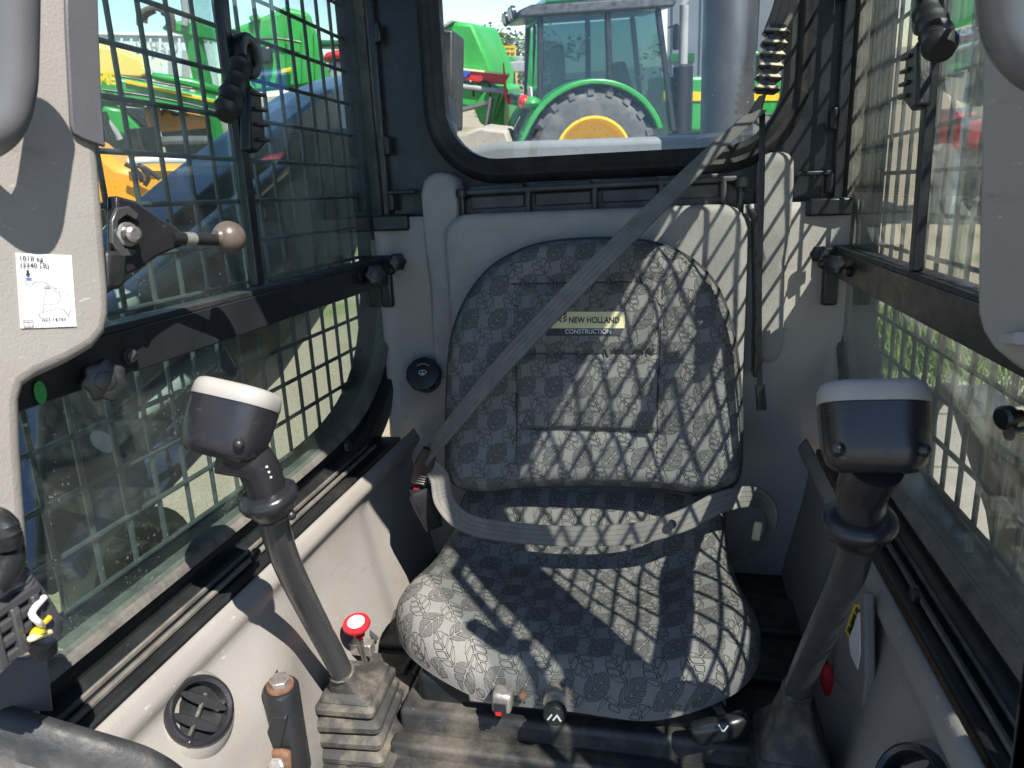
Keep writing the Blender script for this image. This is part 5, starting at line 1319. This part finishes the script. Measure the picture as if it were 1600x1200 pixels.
SD = thing('shed', 'slate grey shed wall behind the tractor on the right', 'shed', gz(1250, 26), yard=True)
a, b = out(1042, 100, 27), out(1340, 100, 27)
MB().box(((a.x + b.x) / 2, 29.5, 2.8), (b.x - a.x, 5, 5.6)).build('wall', 'shed_wall', SD, yard=True)
k = a.x
while k < b.x - .3: MB().box((k + .2, 26.97, 2.8), (.06, .06, 5.5)).build('wall_seam', 'shed_wall', SD, yard=True); k += .9
slab(SD, [(1047, 84), (1085, 82), (1085, 96), (1047, 97)], 26.9, .1, 'pale_board', 'jd_dark', .01)
# small red hood with stripe between tractor hood and exhaust (second tractor)
# ---- left-hand machines
def lout(u, v, d):                # point at horizontal distance d from the eye
    r = Matrix.Rotation(TILT, 3, 'X') @ ray(u, v); return r * (d / math.hypot(r.x, r.y)) + EYE
def lslab(t, px, d, dep, name, mat, bevel=.03, par=None):
    c = px[0]; r = Matrix.Rotation(TILT, 3, 'X') @ ray(sum(p[0] for p in px) / len(px), sum(p[1] for p in px) / len(px)); r.z = 0; r.normalize()
    P = []
    for u, v in px:
        q = Matrix.Rotation(TILT, 3, 'X') @ ray(u, v); P.append(q * (d / q.dot(r)) + EYE)
    return MB().prism(P, r * dep).build(name, mat, par or t, yard=True, bevel=bevel, smooth=35)
def lgz(u, d): p = lout(u, 300, d); return Vector((p.x, p.y, 0))
def lleg(t, u, v, d, w_, mat): p = lout(u, v, d); MB().box((p.x, p.y, p.z / 2), (w_, w_, p.z)).build('leg', mat, t, yard=True, bevel=.01)
CT = thing('container', 'white corrugated container in the far left of the yard', 'container', lgz(270, 24), yard=True)
lslab(CT, [(120, 52), (330, 56), (345, 150), (120, 150)], 24, 5, 'body', 'container', .05)
for k in range(14):
    u = 128 + k * 15; lslab(CT, [(u, 60), (u + 4, 60), (u + 5, 148), (u + 1, 148)], 23.93, .06, 'wall_rib', 'container', .01)
lslab(CT, [(118, 49), (332, 53), (332, 58), (118, 54)], 23.9, .2, 'top_rail', 'white_paint', .02)
text('IYPS 0120', .42, 'ink_soft', CT, lout(214, 84, 23.85), (.72, .68, 0), (0, 0, 1), yard=True)
for u in (262, 284, 304): lslab(CT, [(u, 78), (u + 12, 78), (u + 13, 140), (u + 1, 140)], 23.86, .05, 'door_panel', 'grey_paint', .01)
GR = thing('timber_grapple', 'brown log grapple and green crane arm raised against the sky on the left', 'grapple', lgz(250, 20), yard=True)
def rod(t, pts, d, r_, name, mat): MB().tube(crom([lout(u, v, d) for u, v in pts], 5), r_, 10).build(name, mat, t, yard=True)
rod(GR, [(218, 40), (218, 26), (226, 17), (242, 12), (254, 16)], 19, .06, 'claw', 'bark'); rod(GR, [(226, 36), (228, 24), (242, 16)], 19.1, .06, 'claw', 'bark')
rod(GR, [(254, 16), (266, 26), (266, 48)], 19, .10, 'arm', 'bark'); lslab(GR, [(252, 44), (262, 34), (310, 30), (345, 48), (345, 66), (300, 58)], 19.3, .5, 'crane_body', 'jd_green', .05)
rod(GR, [(284, -20), (290, 20), (288, 40)], 19.2, .08, 'mast', 'grey_paint'); lleg(GR, 300, 50, 19.5, .3, 'jd_green')
HV = thing('yellow_harvester', 'pale yellow harvester body with green boom on the left', 'harvester', lgz(200, 13), yard=True)
lslab(HV, [(110, 62), (175, 70), (222, 88), (236, 102), (236, 118), (222, 126), (110, 120)], 13, 1.5, 'body', 'cream_yellow', .15)
text('Serie', .17, 'cream', HV, lout(222, 108, 12.85), (.74, .67, 0), (0, 0, 1), yard=True, bold=.006)
lslab(HV, [(222, 118), (238, 116), (238, 126), (222, 127)], 12.9, .4, 'latch_block', 'cab_black', .02)
lslab(HV, [(100, 112), (200, 122), (330, 150), (420, 178), (520, 205), (520, 226), (330, 182), (160, 158), (100, 150)], 11.5, .5, 'boom', 'jd_green', .05)
lslab(HV, [(196, 124), (420, 176), (418, 180), (196, 130)], 11.45, .03, 'boom_stripe', 'jd_yellow', .004)
text('MS', .20, 'jd_yellow', HV, lout(152, 132, 11.40), (.80, .60, -.05), (0, 0, 1), yard=True, bold=.008)
lslab(HV, [(262, 163), (282, 167), (281, 175), (262, 171)], 11.43, .02, 'white_decal', 'white_paint', .002)
lslab(HV, [(292, 171), (313, 175), (313, 180), (292, 177)], 11.43, .02, 'orange_decal', 'orange', .002)
lslab(HV, [(236, 112), (300, 122), (345, 135), (345, 150), (236, 124)], 12.2, .6, 'rear_deck', 'jd_green', .05)
lslab(HV, [(160, 165), (190, 170), (215, 195), (232, 215), (214, 216), (190, 212), (160, 195)], 11.2, .5, 'side_frame', 'jd_green', .04)
lslab(HV, [(175, 164), (225, 168), (232, 205), (215, 190), (190, 172)], 11.35, .6, 'dark_gap', 'cab_black', .02)
rod(HV, [(160, 175), (168, 195), (175, 214)], 11.1, .05, 'hose', 'cab_black'); rod(HV, [(164, 185), (180, 205), (188, 218)], 11.1, .04, 'hose', 'grey_paint')
lleg(HV, 210, 200, 11.4, .4, 'cab_black'); lleg(HV, 420, 190, 11.9, .4, 'cab_black'); lleg(HV, 170, 120, 13.5, .6, 'cab_black')
OB = thing('orange_bucket', 'faded orange implement body with dark letters under the green boom', 'implement', lgz(290, 12.2), yard=True)
lslab(OB, [(222, 164), (330, 184), (330, 200), (240, 208), (230, 195)], 12.0, .9, 'body', 'orange_pale', .05)
text('BOSS', .20, 'ink', OB, lout(252, 181, 11.93), (.78, .62, -.05), (0, 0, 1), yard=True, bold=.012)
rod(OB, [(190, 236), (250, 222), (330, 220)], 11.6, .07, 'suction_hose', 'tyre'); lleg(OB, 290, 200, 12.4, .5, 'cab_black')
OM = thing('orange_machine', 'orange yellow machine hood with black hoses close behind the left window', 'machine', lgz(220, 5), yard=True)
lslab(OM, [(120, 215), (167, 238), (185, 254), (215, 262), (330, 258), (330, 300), (240, 330), (120, 330)], 5, 1.2, 'hood', 'orange', .06)
for a_, b_, c_ in (((195, 256), (215, 268), (222, 285)), ((205, 258), (225, 262), (250, 280)), ((215, 256), (232, 275), (226, 290))): rod(OM, [a_, b_, c_], 4.9, .014, 'hose', 'cab_black')
rod(OM, [(200, 253), (240, 250), (290, 250)], 4.95, .02, 'pipe', 'white_paint'); lleg(OM, 200, 300, 5.4, .5, 'cab_black')
GH = thing('green_hopper', 'large bright green hopper with sloping roof seen through the left rear pane', 'hopper', lgz(450, 13), yard=True)
lslab(GH, [(345, 52), (430, 18), (446, 10), (484, 20), (498, 60), (520, 130), (345, 150)], 13, 2.5, 'body', 'green_bright', .06)
lslab(GH, [(388, 26), (402, 20), (408, 30), (396, 36)], 12.9, .3, 'hatch', 'green_bright', .02)
lslab(GH, [(432, 110), (455, 105), (456, 112), (434, 116)], 12.85, .1, 'yellow_bar', 'jd_yellow', .01)
lslab(GH, [(405, 72), (424, 70), (428, 98), (408, 100)], 12.8, .3, 'gear_case', 'cab_black', .05); lslab(GH, [(392, 78), (402, 76), (404, 100), (394, 102)], 12.8, .2, 'pulley', 'cab_black', .05)
lslab(GH, [(495, 62), (600, 64), (600, 74), (495, 72)], 13.5, 1, 'top_beam', 'jd_dark', .03); lleg(GH, 380, 140, 13.5, .3, 'cab_black'); lleg(GH, 500, 130, 13.5, .3, 'cab_black')
for u0 in (372, 396, 420, 446, 470, 490):
    lslab(GH, [(u0, 48), (u0 + 2, 47), (u0 + 4, 132), (u0 + 2, 132)], 12.96, .05, 'panel_rib', 'green_bright', .004)
rod(GH, [(360, 60), (392, 62), (430, 60), (470, 66)], 12.9, .02, 'hose', 'cab_black')
rod(HV, [(160, 140), (230, 150), (300, 164), (380, 186)], 11.4, .018, 'hose', 'cab_black'); rod(HV, [(180, 118), (240, 128), (300, 138)], 11.4, .015, 'hose', 'cab_black')
for k in range(9): lslab(HV, [(130 + k * 24, 146 + k * 4.6), (133 + k * 24, 146.5 + k * 4.6), (133 + k * 24, 149.5 + k * 4.6), (130 + k * 24, 149 + k * 4.6)], 11.46, .03, 'bolt', 'grey_paint', .003)
RM = thing('red_cab_machine', 'red roofed dark machine at the rear edge of the left window', 'machine', lgz(540, 11), yard=True)
lslab(RM, [(502, 94), (510, 82), (530, 77), (600, 84), (600, 98), (520, 92)], 11, 1.4, 'roof', 'red_paint', .06); lslab(RM, [(512, 95), (600, 96), (600, 150), (516, 145)], 11.1, 1.3, 'body', 'grey_paint', .05)
lleg(RM, 550, 140, 11.5, .6, 'cab_black')
# ---- right-hand side of the yard
GS = thing('grey_hall', 'pale grey metal hall with blue sign to the right of the loader', 'hall', (13, 6, 0), yard=True)
MB().box((14.5, 14, 2.2), (5, 26, 4.4)).build('wall', 'shed_light', GS, yard=True)
for k in range(28): MB().box((11.98, 1.4 + k * .93, 2.2), (.06, .06, 4.3)).build('wall_seam', 'shed_light', GS, yard=True)
MB().box((11.93, 9.0, 3.7), (.06, 4.0, .9)).build('sign_board', 'blue_paint', GS, yard=True, bevel=.01)
MB().box((11.93, 12.0, 3.7), (.06, 1.2, .9)).build('sign_panel', 'orange', GS, yard=True, bevel=.01)
MB().box((11.94, 5.0, 1.6), (.06, 3.2, 3.1)).build('roller_door', 'white_paint', GS, yard=True, bevel=.01)
RB = thing('red_implement', 'small red and blue implement outside the right window', 'implement', (4.4, 9.0, 0), yard=True)
for du, mat, z_ in ((0, 'red_paint', .95), (.9, 'blue_paint', 1.9)):
    p = out(1528, 120, 8.5); MB().box((p.x + .3, 8.8, z_), (.9, 1.0, .35)).build('body', mat, RB, yard=True, bevel=.08)
p = out(1528, 120, 8.5); MB().box((p.x + .3, 8.9, .5), (.8, .8, 1.0)).build('frame', 'grey_paint', RB, yard=True, bevel=.05)
RT2 = thing('dark_tractor', 'dark green loader tractor parked in front of the grey hall', 'tractor', (8, 7, 0), yard=True)
MB().box((8.4, 7.4, 1.1), (1.2, 2.4, .7)).build('hood', 'jd_dark', RT2, yard=True, bevel=.1); MB().box((8.4, 5.6, 1.9), (1.3, 1.3, 1.4)).build('cabin', 'glass_tractor', RT2, yard=True, bevel=.08)
MB().box((8.4, 5.6, 2.68), (1.45, 1.45, .16)).build('roof', 'cab_black', RT2, yard=True, bevel=.05)
for y_, r_ in ((5.4, .8), (8.2, .55)): MB().lathe((7.6, y_, r_), (1, 0, 0), [(.2, 0), (r_ * .95, 0), (r_, .1), (r_, .4), (.2, .4)], 32).build('wheel', 'tyre', RT2, yard=True)
# paving slabs just right of the loader
k = 0
PVG = MB().box((2.2, 2.6, .0), (2.2, 3.4, .03)).build('paving', 'slab', None, yard=True); tag(PVG, 'strip of pale paving to the right of the loader', kind='structure')
rnd = random.Random(4)
for i in range(4):
    for j in range(6):
        MB().box((1.38 + i * .55, 1.2 + j * .56, .022 + rnd.uniform(0, .008)), (.53, .54, .04)).build('paving_slab', 'slab', PVG, yard=True, bevel=.008)
# grass tufts
def grass(name, label, x0, x1, y0, y1, n, hmin, hmax, seed):
    rnd = random.Random(seed); m = MB()
    for _ in range(n):
        p = Vector((rnd.uniform(x0, x1), rnd.uniform(y0, y1), 0)); h = rnd.uniform(hmin, hmax); a = rnd.uniform(0, 6.28); l = Vector((math.cos(a), math.sin(a), 0)); w_ = Vector((-l.y, l.x, 0)) * rnd.uniform(.004, .010)
        b1 = p + Vector((0, 0, h * .6)) + l * h * .15; b2 = p + Vector((0, 0, h)) + l * h * rnd.uniform(.3, .7)
        m.add([p - w_, p + w_, b1 + w_ * .7, b1 - w_ * .7, b2], [(0, 1, 2, 3), (3, 2, 4)])
    o = m.build(name, 'grass', None, yard=True, smooth=0, fix=False); tag(o, label, 'grass', kind='stuff')
grass('grass', 'bright green grass strip beyond the paving on the right', 1.15, 2.5, 3.8, 5.5, 6000, .04, .15, 1)
grass('grass', 'dry grass in the yard under the machines on the left', -14, -5, 4, 12, 9000, .10, .30, 3)
bpy.context.view_layer.update()
